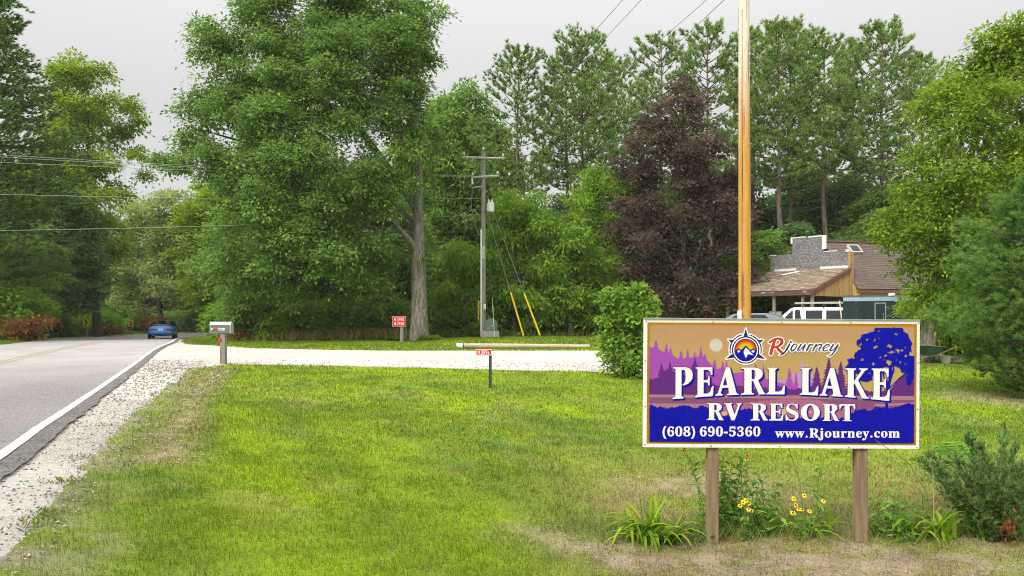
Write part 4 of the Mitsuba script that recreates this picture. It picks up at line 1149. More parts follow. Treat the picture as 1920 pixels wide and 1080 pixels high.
for x in (.55, 2.45, 3.2, 3.9):
    mbb = MB()
    for q in range(9):
        mbb.mesh(trimesh.creation.icosphere(1, .014).apply_translation([x, -TW / 2 - .002, .6 + q * .185]))
    part(tr, 'rivets', move(mbb.get(), VR, tx0), 'steel')
part(tr, 'door_latch', move(tube([(1.70, -TW / 2 - .03, 1.6), (1.70, -TW / 2 - .03, 1.1)], .014, 6), VR, tx0), 'steel')
for x in (2.2, 2.95):
    for s in (-1, 1):
        wheel(tr, tx0 + VR @ np.array([x, s * (TW / 2 + .02), .34]), .34, .2, VR)
part(tr, 'ramp', move(bx(-.06, -.015, -TW / 2 + .1, TW / 2 - .1, .5, TH - .2), VR @ roty(-.10), tx0 + VR @ np.array([.10, 0, 0])), 'white_paint', label='white ramp door tilted at the left end')
vn = part(tr, 'roof_vent', move(lathe([[0, .0], [.15, 0], [.16, .04], [.14, .10], [.07, .13], [0, .135]], 18), t=tx0 + VR @ np.array([2.05, -.75, TH - .02])), 'white_plastic', 40)

# wheelbarrow, pot and tools by the maple trunk
wb = thing('wheelbarrow', 'green wheelbarrow standing beside the maple trunk, right of the sign', 'wheelbarrow')
wp = at(1741, 25.2)
tubm = trimesh.convex.convex_hull(np.array([[-.42, -.30, .62], [.40, -.30, .56], [-.42, .30, .62], [.40, .30, .56], [-.22, -.18, .30], [.22, -.18, .28], [-.22, .18, .30], [.22, .18, .28]]))
part(wb, 'tub', move(tubm, rotz(.3), wp), 'green_metal')
part(wb, 'rim', move(tube([(-.43, -.31, .63), (.41, -.31, .57), (.41, .31, .57), (-.43, .31, .63), (-.43, -.31, .63)], .016, 6), rotz(.3), wp), 'pedestal_green')
for s in (-1, 1):
    part(wb, 'handle', move(tube([(-.62, s * .05, .2), (.2, s * .2, .30), (.8, s * .28, .55)], .02, 6), rotz(.3), wp), 'post_wood')
    part(wb, 'leg', move(tube([(.2, s * .2, .3), (.34, s * .2, .0), (.16, s * .2, .02)], .015, 6), rotz(.3), wp), 'black_paint')
wheel(wb, wp + rotz(.3) @ np.array([-.55, 0, .19]), .19, .08, rotz(.3))
pt = thing('metal_tub', 'low grey metal tub on the grass right of the wheelbarrow', 'tub')
part(pt, 'shell', move(lathe([[.0, 0.02], [.22, 0], [.26, .26], [.245, .26], [.21, .03], [0, .04]], 24), t=at(1768, 25.6)), 'galvanised', 40)
sp = thing('shovel', 'yellow-handled shovel upright beside the wheelbarrow', 'shovel')
s0 = at(1764, 25.9)
part(sp, 'shaft', move(tube([(0, 0, .12), (-.04, .02, .72)], .016, 7), t=s0), 'yellow_plastic')
part(sp, 'handle', move(tube([(-.10, .02, .78), (-.04, .02, .70), (.03, .02, .78), (-.10, .02, .78)], .016, 6), t=s0), 'yellow_plastic')
part(sp, 'blade', move(trimesh.convex.convex_hull(np.array([[-.09, 0, .2], [.09, 0, .2], [-.09, .02, .0], [.09, .02, .0], [0, .03, -.08], [0, .05, .2], [0, .06, 0]])), t=s0), 'steel')
lgk = thing('log_pile', 'short dark logs lying right of the metal tub', 'logs')
for q, (x, h) in enumerate(((1784, .08), (1790, .07), (1787, .2))):
    o = at(x, 25.5)
    part(lgk, 'log', tube([o + [-.5, .05 * q, h + .0], o + [.45, .1 + .05 * q, h - .02]], .075, 9), 'bark_dark', 40)

# ---------------------------------------------------------------- the big resort sign
SY = 6.6
SS = SY / FOC
ROLL = 0.0065
sign_c = P(1465, 720, SY)
AX = np.array([[1, 0, 0], [0, 0, -1], [0, 1, 0.0]])     # drawing plane -> upright, facing the camera


def A(px, py):
    return ((px - 1465) * SS, (720 - (py - ROLL * (px - 1465))) * SS)


def poly_px(pts, *holes):
    return Polygon([A(*q) for q in pts], [[A(*q) for q in h] for h in holes]).buffer(0)


def stand_up(m, y=0.0):
    return move(move(m, AX, (0, y, 0)), roty(ROLL), sign_c)


sign = thing('resort_sign', 'large purple and blue resort sign on two wooden posts in the lawn', 'sign')
X0, X1, Z0, Z1 = A(1206.5, 720)[0], A(1724, 720)[0], A(1465, 840)[1], A(1465, 599.5)[1]
PT = 0.022
panel = part(sign, 'panel', stand_up(trimesh.util.concatenate([extr(sbox(X0, Z0, X1, Z1), PT)]), PT), 'white_paint', label='white edged sign face')
part(sign, 'edge_trim', stand_up(extr(sbox(X0, Z1 + .001, X1, Z1 + .010), PT + .02), PT + .008), 'galvanised')
inner = sbox(A(1218, 720)[0], A(1465, 829.5)[1], A(1713.5, 720)[0], A(1465, 611)[1])
gold = sbox(A(1213, 720)[0], A(1465, 833.5)[1], A(1718.5, 720)[0], A(1465, 606)[1])
LAY = 0.0007
cols = {'gold': (0.345, 0.1758, 0.0033), 'orchid': (0.2864, 0.0618, 0.3646), 'purple': (0.0951, 0.0202, 0.173), 'blue': (0.0019, 0.0033, 0.3069), 'navy': (0.0162, 0.0173, 0.1153), 'pink': (0.4036, 0.2344, 0.3906), 'lake': (0.1953, 0.0651, 0.1562), 'lake_light': (0.2995, 0.1628, 0.2018), 'white': (0.7129, 0.7227, 0.7323), 'red': (0.4427, 0.0326, 0.0065), 'orange': (0.5078, 0.1758, 0.0065), 'yellow': (0.4948, 0.4166, 0.0065), 'moon': (0.4817, 0.4687, 0.4297), 'moon_glow': (0.4427, 0.3385, 0.1953), 'lake_rose': (0.3255, 0.1107, 0.1953), 'cream': (0.4687, 0.3906, 0.1562)}
for k, v in cols.items():
    mat('print_' + k, v, 0.5, specular=0.15)


def layer(name, poly, col, lv, label=None):
    p = poly.intersection(gold)
    m = extr(p, LAY * 0.6)
    return put(panel + '__' + name, mikit.ply(stand_up(m, -LAY * (lv - 1) - 0.0003), 'print_' + col), label)


layer('gold_border', gold, 'gold', 1)
# sky gradient is printed: tan above, yellow below
gv, gf = [], []
ys = np.linspace(inner.bounds[3], A(1465, 752)[1], 24)
for y in ys:
    gv += [[inner.bounds[0], y, 0], [inner.bounds[2], y, 0]]
for q in range(len(ys) - 1):
    gf += [[2 * q, 2 * q + 2, 2 * q + 3], [2 * q, 2 * q + 3, 2 * q + 1]]
gt = np.repeat(np.linspace(0, 1, len(ys)), 2)[:, None]
put(panel + '__printed_sky', mikit.ply(stand_up(trimesh.Trimesh(gv, gf, process=False), -LAY * 2), 'art_mat', True, color=(1 - gt ** .8) * np.array([0.39, 0.225, 0.13]) + gt ** .8 * np.array([0.40, 0.31, 0.08])))


def fir(cx, top, bot, w, seed=0, teeth=9):
    """Outline of a printed conifer."""
    r = RNG(int(cx * 10) + seed)
    L_, R_ = [], []
    for q in range(teeth + 1):
        t = q / teeth
        y = top + (bot - top) * t
        ww = w / 2 * (0.06 + t ** 0.9) * r.uniform(.8, 1.2)
        L_ += [(cx - ww, y + .3), (cx - ww * .55, y + .8)]
        R_ += [(cx + ww * r.uniform(.85, 1.1), y + .3), (cx + ww * .55, y + .8)]
    return poly_px([(cx, top - 1.2)] + R_ + [(cx + w / 3, bot + 2), (cx - w / 3, bot + 2)] + L_[::-1])


def ragged(pts, amp, seed, step=1.3):
    """A printed ridge of foliage: top edge along pts, closed at y = base."""
    r = RNG(seed)
    x = np.arange(pts[0][0], pts[-1][0], step)
    y = np.interp(x, [q[0] for q in pts], [q[1] for q in pts]) + r.normal(size=len(x)) * amp
    return list(zip(x, y)) + [(pts[-1][0], pts[-1][1])]


moon = Point(*A(1342, 647.5))
layer('moon_glow', moon.buffer(13.5 * SS), 'moon_glow', 3)
layer('printed_moon', moon.buffer(11.3 * SS), 'moon', 4)
layer('mist', unary_union([poly_px(ragged([(1450, 715), (1490, 706), (1503, 690), (1513, 694), (1524, 705), (1535, 715)], .4, 3) + [(1535, 742), (1450, 742)]), fir(1503, 671, 712, 15), fir(1513.5, 678, 712, 12), fir(1488, 688, 712, 9)]), 'pink', 3)
lp = poly_px(ragged([(1217, 650), (1226, 654), (1238, 657), (1252, 664), (1264, 668), (1272, 674), (1290, 671), (1310, 668), (1326, 676), (1340, 692), (1356, 690), (1370, 699), (1384, 698), (1400, 697), (1416, 704), (1440, 712), (1470, 720), (1520, 735)], .5, 4) + [(1520, 746), (1217, 746)])
layer('far_trees', unary_union([lp] + [fir(*q) for q in ((1229.5, 638, 664, 17), (1249, 645, 668, 13), (1257, 652, 676, 16), (1276.5, 658, 684, 17), (1289, 655, 682, 13), (1302, 661, 690, 16), (1313.5, 650, 680, 15), (1321, 662, 688, 18), (1339.5, 674, 702, 17), (1355, 678, 706, 15), (1362, 676, 704, 11), (1404, 686, 712, 11), (1417, 682, 710, 12), (1431, 684, 716, 13), (1480, 690, 728, 19), (1492.5, 699, 732, 14))]), 'orchid', 4)
dp = unary_union([poly_px(ragged([(1217, 711), (1234, 708), (1246, 695), (1256, 693), (1275, 705), (1290, 700), (1303, 690), (1316, 697), (1340, 722), (1372, 727), (1387, 722), (1410, 730), (1430, 726), (1460, 723), (1480, 730), (1502, 728), (1520, 724), (1545, 722), (1580, 728), (1610, 730), (1640, 735), (1668, 732), (1690, 705), (1700, 694), (1714, 690)], .9, 6) + [(1714, 745), (1217, 745)])] +
                 [fir(*q) for q in ((1240, 682, 716, 23), (1256, 679, 710, 20), (1302.5, 671, 706, 24), (1531, 688, 724, 24), (1553.5, 672, 724, 28), (1576, 677, 726, 24), (1596, 686, 730, 22))])
layer('near_trees', dp, 'purple', 5)
layer('lake', poly_px([(1217, 739), (1714, 742), (1714, 775), (1640, 790), (1217, 790)]), 'lake', 6)
layer('lake_shine', unary_union([poly_px([(1217, 740), (1714, 743), (1714, 750), (1217, 744.5)]), poly_px([(1217, 756), (1330, 757), (1330, 764), (1217, 764)]), poly_px([(1640, 757), (1714, 755), (1714, 758), (1640, 763)])]), 'lake_light', 7)
layer('lake_reflection', poly_px(ragged([(1345, 764), (1380, 758), (1420, 752), (1470, 748), (1530, 750), (1580, 760), (1602, 770)], 1.0, 8) + [(1602, 792), (1345, 792)]), 'lake_rose', 7)
layer('lake_glint', unary_union([poly_px([(1462, 770), (1470, 762), (1475, 772), (1468, 779)]), poly_px([(1352, 774), (1362, 770), (1364, 777), (1356, 780)]), poly_px([(1516, 772), (1521, 770), (1522, 776)])]), 'cream', 8)
bushes = poly_px(ragged([(1217, 760), (1222, 758), (1230, 764), (1238, 761), (1250, 766), (1264, 764), (1280, 760), (1292, 761), (1304, 766), (1316, 760), (1328, 764), (1345, 773), (1356, 780), (1372, 776), (1388, 768), (1400, 766), (1412, 766), (1425, 772), (1440, 779), (1470, 783), (1500, 784), (1530, 781), (1560, 786), (1590, 782), (1603, 770), (1618, 767), (1628, 770), (1642, 762), (1660, 765), (1680, 764), (1694, 758), (1704, 756), (1714, 758)], 1.3, 9) + [(1714, 834), (1217, 834)]).intersection(inner)
layer('bushes', bushes, 'blue', 9)
R2 = lambda x, y: (1460 + x / 7.111, 590 + y / 7.111)
tr_out = [(880, 705), (925, 640), (905, 600), (960, 575), (1005, 590), (1000, 540), (1025, 490), (1070, 470), (1095, 440), (1030, 400), (1040, 340), (1090, 310), (1100, 265), (1160, 255), (1210, 232), (1265, 225), (1285, 172), (1420, 175), (1640, 172), (1662, 230), (1720, 265), (1735, 330), (1772, 375), (1755, 430), (1765, 480), (1725, 510), (1740, 550), (1800, 545), (1812, 600), (1812, 780), (1785, 880), (1740, 950), (1700, 920), (1690, 840), (1720, 780), (1640, 770), (1600, 700), (1540, 680), (1480, 700), (1400, 690), (1320, 760), (1260, 790), (1230, 870), (1160, 900), (1100, 880), (1060, 800), (1000, 760), (930, 730)]
tc_ = np.array(shapely.segmentize(Polygon([R2(*q) for q in tr_out]).exterior, 1.2).coords)
rt = RNG(15)
tree_p = Polygon([A(*q) for q in tc_ + rt.normal(size=tc_.shape) * .75]).buffer(0)
holes = [(1170, 325, 16), (1270, 335, 18), (1330, 320, 11), (1285, 430, 22), (1325, 215, 13), (1555, 255, 20), (1470, 420, 20), (1485, 500, 22), (1585, 480, 24), (1640, 480, 14), (1410, 540, 20), (1445, 630, 30), (1480, 645, 24), (1560, 600, 16), (1610, 635, 12), (1110, 590, 24), (1080, 400, 16), (1260, 655, 18), (1680, 435, 10), (1350, 570, 16), (1690, 550, 14), (1540, 500, 12), (1385, 600, 14), (1680, 655, 10), (1205, 780, 12)]
hp = unary_union([Polygon([A(*R2(x + r * (1 + .5 * rt.normal()) * math.cos(a) * 1.2, y + r * (1 + .5 * rt.normal()) * math.sin(a))) for a in np.arange(0, 6.2, .5)]).buffer(0) for x, y, r in holes])
trunk_p = unary_union([LineString([A(*R2(*q)) for q in pts]).buffer(w * SS) for pts, w in ((((1435, 1245), (1440, 1080), (1470, 900), (1500, 780), (1480, 690)), 2.6), (((1470, 900), (1530, 740), (1520, 660), (1570, 560)), 1.3), (((1470, 980), (1600, 850), (1720, 760)), .9), (((1460, 960), (1400, 840), (1380, 740)), 1.2), (((1390, 700), (1380, 560), (1440, 470)), 1.0))])
layer('printed_oak', unary_union([tree_p.difference(hp), trunk_p]).intersection(inner), 'blue', 10)

# lettering: the capitals of the title, each in a unit box
GL = {
    'P': [[(.02, 1), (.62, 1), (.80, .97), (.93, .90), (1, .78), (.99, .66), (.92, .56), (.78, .47), (.62, .42), (.49, .42), (.49, .44), (.57, .48), (.63, .56), (.645, .70), (.63, .84), (.57, .91), (.44, .915), (.44, .10), (.46, .06), (.54, .035), (.54, 0), (0, 0), (0, .035), (.10, .06), (.145, .10), (.145, .90), (.12, .94), (.02, .965)]],
    'E': [[(.04, 1), (.93, 1), (.93, .74), (.86, .74), (.80, .86), (.70, .915), (.47, .915), (.47, .565), (.62, .565), (.70, .60), (.72, .68), (.79, .68), (.79, .38), (.72, .38), (.70, .45), (.62, .485), (.47, .485), (.47, .10), (.66, .095), (.82, .15), (.92, .345), (1, .345), (.97, 0), (0, 0), (0, .035), (.10, .06), (.145, .10), (.145, .90), (.12, .94), (.04, .965)]],
    'A': [[(.45, 1), (.62, 1), (.90, .10), (.93, .05), (1, .035), (1, 0), (.50, 0), (.50, .035), (.575, .06), (.585, .12), (.555, .27), (.30, .27), (.245, .12), (.25, .07), (.33, .035), (.33, 0), (0, 0), (0, .035), (.08, .06), (.12, .11)], [(.33, .36), (.52, .36), (.425, .68)]],
    'R': [[(0, 1), (.56, 1), (.74, .97), (.87, .88), (.89, .76), (.86, .65), (.77, .57), (.70, .53), (.93, .09), (.97, .05), (1, .035), (1, 0), (.74, 0), (.50, .50), (.44, .50), (.44, .10), (.46, .06), (.54, .035), (.54, 0), (0, 0), (0, .035), (.10, .06), (.145, .10), (.145, .90), (.12, .94), (0, .965)], [(.44, .915), (.44, .565), (.52, .565), (.58, .62), (.60, .74), (.58, .86), (.52, .915)]],
    'L': [[(.03, 1), (.58, 1), (.58, .965), (.49, .94), (.47, .90), (.47, .10), (.66, .095), (.82, .15), (.93, .33), (1, .33), (.97, 0), (0, 0), (0, .035), (.10, .06), (.14, .10), (.14, .90), (.12, .94), (.03, .965)]],
    'K': [[(0, 1), (.46, 1), (.46, .965), (.39, .94), (.37, .90), (.37, .55), (.68, .92), (.66, .95), (.58, .965), (.58, 1), (.95, 1), (.95, .965), (.84, .93), (.55, .60), (.90, .08), (.94, .045), (1, .035), (1, 0), (.72, 0), (.40, .49), (.37, .46), (.37, .10), (.39, .06), (.45, .035), (.45, 0), (0, 0), (0, .035), (.08, .06), (.12, .10), (.12, .90), (.1, .94), (0, .965)]],
    'V': [[(0, 1), (.48, 1), (.48, .965), (.40, .93), (.60, .33), (.78, .90), (.76, .94), (.68, .965), (.68, 1), (1, 1), (1, .965), (.92, .93), (.60, 0), (.42, 0), (.10, .93), (.06, .95), (0, .965)]],
    'T': [[(0, 1), (1, 1), (1, .70), (.94, .70), (.88, .86), (.80, .915), (.66, .915), (.66, .10), (.68, .06), (.78, .035), (.78, 0), (.22, 0), (.22, .035), (.32, .06), (.34, .10), (.34, .915), (.2, .915), (.12, .86), (.06, .70), (0, .70)]],
    'O': [[(.5 + .5 * math.cos(a), .5 + .51 * math.sin(a)) for a in np.arange(0, 6.28, .2)], [(.5 + .19 * math.cos(a), .5 + .42 * math.sin(a)) for a in np.arange(0, 6.28, .2)]],
}
# outlines of the small lettering (advance, rings), drawn on a grid with capitals 108 high
OUT = {'S':(93,[[[(10,39),(15,39),(21,20),(31,9),(42,5),(51,5),(58,7),(63,11),(66,18),(66,27),(64,32),(57,38),(33,49),(17,62),(12,74),(12,87),(18,101),(28,109),(38,112),(51,112),(73,107),(76,109),(76,112),(81,112),(81,77),(76,78),(71,92),(62,102),(51,107),(42,107),(34,104),(29,97),(29,92),(30,84),(37,77),(71,61),(82,50),(85,42),(86,30),(83,18),(80,13),(71,5),(59,0),(38,-1),(23,4),(18,4),(15,2),(15,-1),(10,-1)]]]),'0':(89,[[[(5,53),(6,75),(9,89),(14,100),(22,109),(33,114),(52,115),(64,111),(73,103),(79,92),(83,77),(84,45),(79,22),(75,14),(68,6),(62,2),(52,-1),(33,0),(21,6),(11,20),(7,34)],[(30,69),(31,33),(34,17),(38,11),(43,9),(48,9),(54,14),(57,23),(59,38),(59,77),(56,96),(53,102),(48,105),(43,105),(38,103),(33,94)]]]),'3':(89,[[[(5,23),(10,29),(18,31),(19,22),(26,13),(32,11),(43,11),(52,15),(57,26),(57,40),(51,49),(38,54),(23,54),(23,64),(42,65),(46,67),(51,73),(54,85),(51,100),(44,105),(34,104),(28,96),(27,81),(19,81),(11,84),(6,90),(6,99),(9,105),(19,112),(32,115),(56,114),(72,106),(78,95),(77,80),(74,74),(68,68),(55,61),(65,58),(72,54),(81,43),(82,26),(80,19),(75,11),(69,6),(54,0),(23,0),(13,4),(8,8),(5,13)]]]),'5':(89,[[[(6,17),(7,24),(11,28),(19,29),(21,19),(26,13),(31,11),(42,11),(48,13),(52,17),(56,27),(56,43),(51,54),(39,59),(28,59),(16,56),(10,59),(15,114),(75,114),(76,85),(67,85),(65,93),(61,96),(26,96),(23,79),(23,68),(32,70),(54,69),(67,64),(75,57),(79,50),(81,42),(80,24),(75,14),(68,7),(59,2),(47,-1),(30,-1),(18,2),(13,5),(9,9)]]]),'6':(89,[[[(7,44),(7,61),(10,79),(16,94),(28,108),(41,114),(61,115),(70,113),(79,106),(81,102),(81,95),(79,91),(73,87),(68,86),(62,86),(61,98),(56,105),(49,106),(43,104),(35,94),(30,73),(31,66),(44,71),(58,71),(66,69),(73,65),(81,55),(84,43),(83,26),(79,15),(70,5),(54,-1),(40,-1),(28,3),(22,7),(16,14),(10,27)],[(30,53),(31,32),(36,17),(44,10),(53,11),(58,17),(61,32),(60,47),(56,57),(50,61),(43,61),(32,56)]]]),'7':(89,[[[(7,81),(8,114),(84,114),(83,102),(40,0),(27,0),(27,3),(53,59),(68,97),(23,97),(18,92),(17,81)]]]),'8':(89,[[[(5,23),(5,35),(7,41),(14,49),(27,57),(15,67),(9,78),(9,94),(13,103),(21,110),(37,115),(59,114),(71,108),(76,102),(79,95),(79,79),(70,68),(60,61),(72,54),(83,41),(85,27),(81,14),(73,6),(62,1),(53,-1),(35,-1),(17,5),(9,13)],[(27,26),(29,16),(35,10),(41,8),(48,8),(57,12),(60,16),(62,22),(62,32),(56,42),(39,51),(30,43),(27,37)],[(32,83),(34,76),(37,73),(47,67),(51,68),(57,74),(59,80),(59,93),(56,101),(47,106),(38,105),(32,97)]]]),'9':(89,[[[(6,68),(7,91),(15,105),(23,111),(35,115),(49,115),(57,113),(66,108),(72,102),(78,91),(82,75),(82,49),(80,37),(77,27),(69,13),(57,3),(44,-1),(29,-1),(16,4),(10,13),(10,20),(14,25),(18,26),(23,15),(27,11),(33,9),(44,10),(51,16),(58,35),(60,53),(58,54),(54,49),(46,45),(27,45),(18,49),(10,57)],[(30,69),(33,60),(41,56),(51,57),(59,64),(60,71),(58,88),(54,98),(49,103),(40,104),(33,99),(29,87)]]]),'R':(113,[[[(4,0),(4,4),(13,5),(16,8),(18,15),(18,93),(15,101),(10,103),(4,103),(4,108),(63,108),(76,106),(90,100),(98,90),(99,72),(96,65),(89,58),(76,52),(105,8),(110,4),(114,4),(114,0),(80,0),(47,50),(43,49),(44,11),(48,5),(58,4),(58,0)],[(43,56),(54,55),(62,57),(69,63),(71,67),(72,88),(69,95),(62,101),(49,102),(44,99)]]]),'c':(70,[[[(5,46),(11,61),(22,72),(36,77),(53,76),(59,73),(64,68),(66,64),(65,54),(60,50),(53,50),(49,52),(47,56),(47,69),(43,72),(38,72),(33,70),(29,64),(27,56),(28,31),(33,18),(40,12),(54,11),(64,18),(66,18),(68,15),(58,5),(48,0),(32,-1),(25,1),(14,9),(8,18),(5,28)]]]),'e':(72,[[[(5,28),(5,48),(8,58),(14,67),(21,73),(32,77),(48,76),(57,71),(64,62),(67,52),(67,41),(28,40),(30,23),(34,16),(38,13),(44,11),(50,11),(58,14),(64,21),(68,19),(65,13),(54,3),(43,-1),(31,-1),(22,2),(10,14)],[(29,60),(28,47),(48,47),(48,60),(44,71),(37,72),(32,70)]]]),'j':(50,[[[(-13,-12),(-9,-7),(2,-7),(6,-11),(6,-18),(3,-22),(3,-26),(9,-27),(14,-24),(15,64),(14,68),(5,70),(5,74),(38,74),(38,-11),(34,-22),(31,-26),(23,-31),(15,-33),(3,-33),(-5,-30),(-10,-26),(-13,-21)]],[[(13,97),(15,106),(22,111),(29,111),(33,109),(37,104),(37,94),(33,89),(29,87),(19,88),(15,92)]]]),'m':(132,[[[(4,0),(4,4),(8,4),(12,8),(12,65),(10,69),(4,70),(4,74),(35,74),(36,64),(45,73),(54,76),(69,73),(77,63),(86,72),(97,76),(110,74),(117,67),(120,57),(120,10),(122,5),(128,4),(128,0),(90,0),(90,4),(95,5),(98,12),(98,53),(96,62),(92,64),(84,63),(77,55),(77,11),(79,5),(85,4),(85,0),(48,0),(48,4),(53,5),(55,9),(55,57),(50,64),(45,64),(40,62),(35,55),(35,9),(37,5),(42,4),(42,0)]]]),'n':(91,[[[(4,0),(4,4),(8,4),(12,8),(12,65),(10,69),(4,70),(4,74),(35,74),(36,64),(42,71),(50,75),(61,76),(70,73),(75,68),(79,55),(79,9),(81,5),(87,4),(87,0),(48,0),(48,4),(54,5),(56,10),(56,57),(55,61),(50,64),(41,62),(35,54),(35,10),(37,5),(43,4),(43,0)]]]),'o':(80,[[[(4,37),(6,52),(12,64),(22,73),(34,77),(51,76),(61,71),(68,64),(73,55),(76,38),(74,24),(68,12),(58,3),(46,-1),(29,0),(18,6),(12,12),(7,21)],[(29,62),(29,14),(33,6),(38,4),(43,4),(49,8),(52,19),(52,55),(48,69),(43,72),(38,72),(33,70)]]]),'r':(68,[[[(4,0),(4,4),(8,4),(12,8),(12,66),(11,69),(5,70),(5,74),(35,74),(36,63),(45,73),(52,76),(60,76),(66,73),(69,67),(69,60),(65,54),(56,53),(52,55),(49,61),(44,62),(39,59),(36,53),(36,9),(38,5),(47,4),(47,0)]]]),'u':(89,[[[(3,71),(3,75),(34,75),(34,16),(37,11),(44,10),(50,12),(54,17),(54,66),(52,70),(45,71),(45,75),(77,75),(77,15),(79,10),(86,9),(86,5),(72,4),(54,-1),(53,9),(45,2),(36,-1),(26,-1),(18,2),(13,9),(11,16),(11,64),(8,70)]]]),'w':(104,[[[(-3,70),(-3,74),(33,74),(33,70),(29,70),(27,68),(27,65),(37,36),(40,33),(50,55),(47,67),(44,70),(40,70),(40,74),(77,74),(77,70),(71,69),(70,66),(80,35),(92,63),(92,68),(85,70),(85,74),(106,74),(106,70),(103,70),(99,65),(73,-2),(68,-1),(53,46),(34,-1),(29,-2),(5,62),(2,68)]]]),'y':(72,[[[(-2,-21),(-1,-15),(3,-10),(12,-9),(18,-15),(18,-22),(22,-23),(28,-17),(33,-4),(32,4),(10,58),(5,68),(-1,70),(-1,74),(39,74),(39,70),(34,70),(31,68),(31,62),(42,32),(44,30),(57,65),(55,69),(48,70),(48,74),(71,74),(71,70),(66,68),(62,60),(39,-6),(29,-26),(21,-32),(9,-33),(4,-31),(0,-27)]]]),'(':(48,[[[(3,39),(6,72),(16,100),(28,117),(45,117),(46,112),(37,100),(31,87),(24,57),(24,31),(27,15),(37,-11),(46,-23),(45,-28),(28,-28),(20,-18),(8,8)]]]),')':(48,[[[(2,-23),(15,-3),(20,11),(24,31),(24,57),(20,78),(11,100),(2,112),(2,116),(20,117),(32,100),(40,80),(45,49),(44,27),(36,-3),(22,-26),(20,-28),(3,-28)]]]),'.':(43,[[[(12,4),(12,16),(14,19),(18,21),(25,21),(30,17),(31,5),(27,0),(18,-1)]]]),'-':(52,[[[(3,49),(5,52),(47,52),(48,35),(5,34),(3,37)]]])}


def glyph(ch, x0, x1, top, bot):
    """A capital between these pixels; top and bottom edges may slope."""
    if ch in GL:
        rings = GL[ch]
    else:
        rings = [[(q[0], q[1]) for q in r] for r in OUT[ch][1][0]]
        xs, ys = np.array(rings[0])[:, 0], np.array(rings[0])[:, 1]
        rings = [[((q[0] - xs.min()) / np.ptp(xs), (q[1] - ys.min()) / np.ptp(ys)) for q in r] for r in rings]
    def w(q):
        px = x0 + (x1 - x0) * q[0]
        tt, bb = (top(px) if callable(top) else top), (bot(px) if callable(bot) else bot)
        return A(px, bb + (tt - bb) * q[1])
    return Polygon([w(q) for q in rings[0]], [[w(q) for q in r] for r in rings[1:]]).buffer(0)


bot = lambda x: np.interp(x, [1260, 1290, 1320, 1362, 1410, 1452, 1500, 1540, 1580, 1610, 1640, 1668], [748.2, 746, 743.4, 740.8, 739.4, 738.8, 739.8, 741.4, 743.6, 746.0, 748.8, 751.6])
top = lambda x: np.interp(x, [1260, 1450, 1668], [688.2, 689.3, 691])
title = [glyph(*q, top, bot) for q in (('P', 1260.8, 1298.6), ('E', 1302.4, 1337.4), ('A', 1340.6, 1384.4), ('R', 1388.3, 1434.5), ('L', 1436.2, 1471.3), ('L', 1498.6, 1533.8), ('A', 1536, 1579.6), ('K', 1583.4, 1628.2), ('E', 1632, 1667.6))]
t2 = lambda x: np.interp(x, [1320, 1605], [755.5, 757.6])
b2 = lambda x: np.interp(x, [1320, 1605], [787.2, 789.4])
sub = [glyph(*q, t2, b2) for q in (('R', 1324.5, 1357), ('V', 1356.8, 1390.8), ('R', 1407, 1439.6), ('E', 1441.4, 1468.4), ('S', 1473, 1497), ('O', 1501, 1536.8), ('R', 1541, 1573), ('T', 1573.4, 1602.8))]


def shadowed(name, letters, off, edge, lv):
    u = unary_union(letters)
    sweep = unary_union([affinity.translate(u.buffer(edge * SS), off[0] * SS * t, -off[1] * SS * t) for t in np.linspace(0, 1, 6)])
    layer(name + '_shadow', sweep, 'blue', lv)
    layer(name + '_outline', u.buffer(edge * SS), 'navy', lv + 1)
    for q in letters:
        layer('letter', q, 'white', lv + 2)


shadowed('title', title, (3.0, 2.4), 0.62, 11)
shadowed('subtitle', sub, (2.2, 1.4), 0.45, 11)


def line_of(text, x0, x1, base, cap):
    out, x = [], 0.0
    for ch in text:
        if ch == ' ':
            x += 42
            continue
        adv, polys = OUT[ch]
        for rings in polys:
            out.append(Polygon([(q[0] + x, q[1]) for q in rings[0]], [[(q[0] + x, q[1]) for q in r] for r in rings[1:]]).buffer(1.5))
        x += adv + 5
    u = unary_union(out)
    a, _, b, _ = u.bounds
    k = lambda X, Y: A(x0 + (X - a) / (b - a) * (x1 - x0), base - Y * cap / 108)
    return shapely.transform(u, lambda c: np.array([k(*q) for q in c])).buffer(0)


small = unary_union([line_of('(608) 690-5360', 1242.3, 1425.6, 817.6, 17.0), line_of('www.Rjourney.com', 1453, 1687, 820.0, 16.6)])
layer('contact_lettering', small, 'white', 11)

# round emblem: compass points, rings, mountains under a sunrise
Z5 = lambda x, y: (1330 + x / 12.71, 605 + y / 12.71)
e = lambda pts: poly_px([Z5(*q) for q in pts])
ec = Point(*A(*Z5(857, 652)))
K = SS / 12.71
pts_e = [e([(857, 140), (800, 345), (914, 345)]), e([(385, 862), (535, 740), (590, 832)]), e([(1332, 872), (1175, 740), (1120, 832)]), e([(440, 400), (565, 412), (505, 478)]), e([(1280, 405), (1155, 415), (1210, 478)])]
ringo = ec.buffer(326 * K, 64).difference(ec.buffer(296 * K, 64))
arcs = ec.buffer(386 * K, 64).difference(ec.buffer(358 * K, 64))
cut = [e([(857, 652), (740, 200), (974, 200)]), e([(857, 652), (400, 760), (300, 1100), (1400, 1100), (1310, 760)])]
arcs = arcs.difference(unary_union(cut))
navy = unary_union(pts_e + [ringo, arcs])
layer('emblem_halo', unary_union([ec.buffer(330 * K, 64), navy]).buffer(26 * K), 'white', 5)
layer('emblem_rings', navy, 'navy', 6)
disc = ec.buffer(272 * K, 64)
layer('emblem_rim', disc, 'navy', 6)
sun_ = Point(*A(*Z5(857, 690)))
d2 = ec.buffer(255 * K, 64)
layer('emblem_red', d2, 'red', 7)
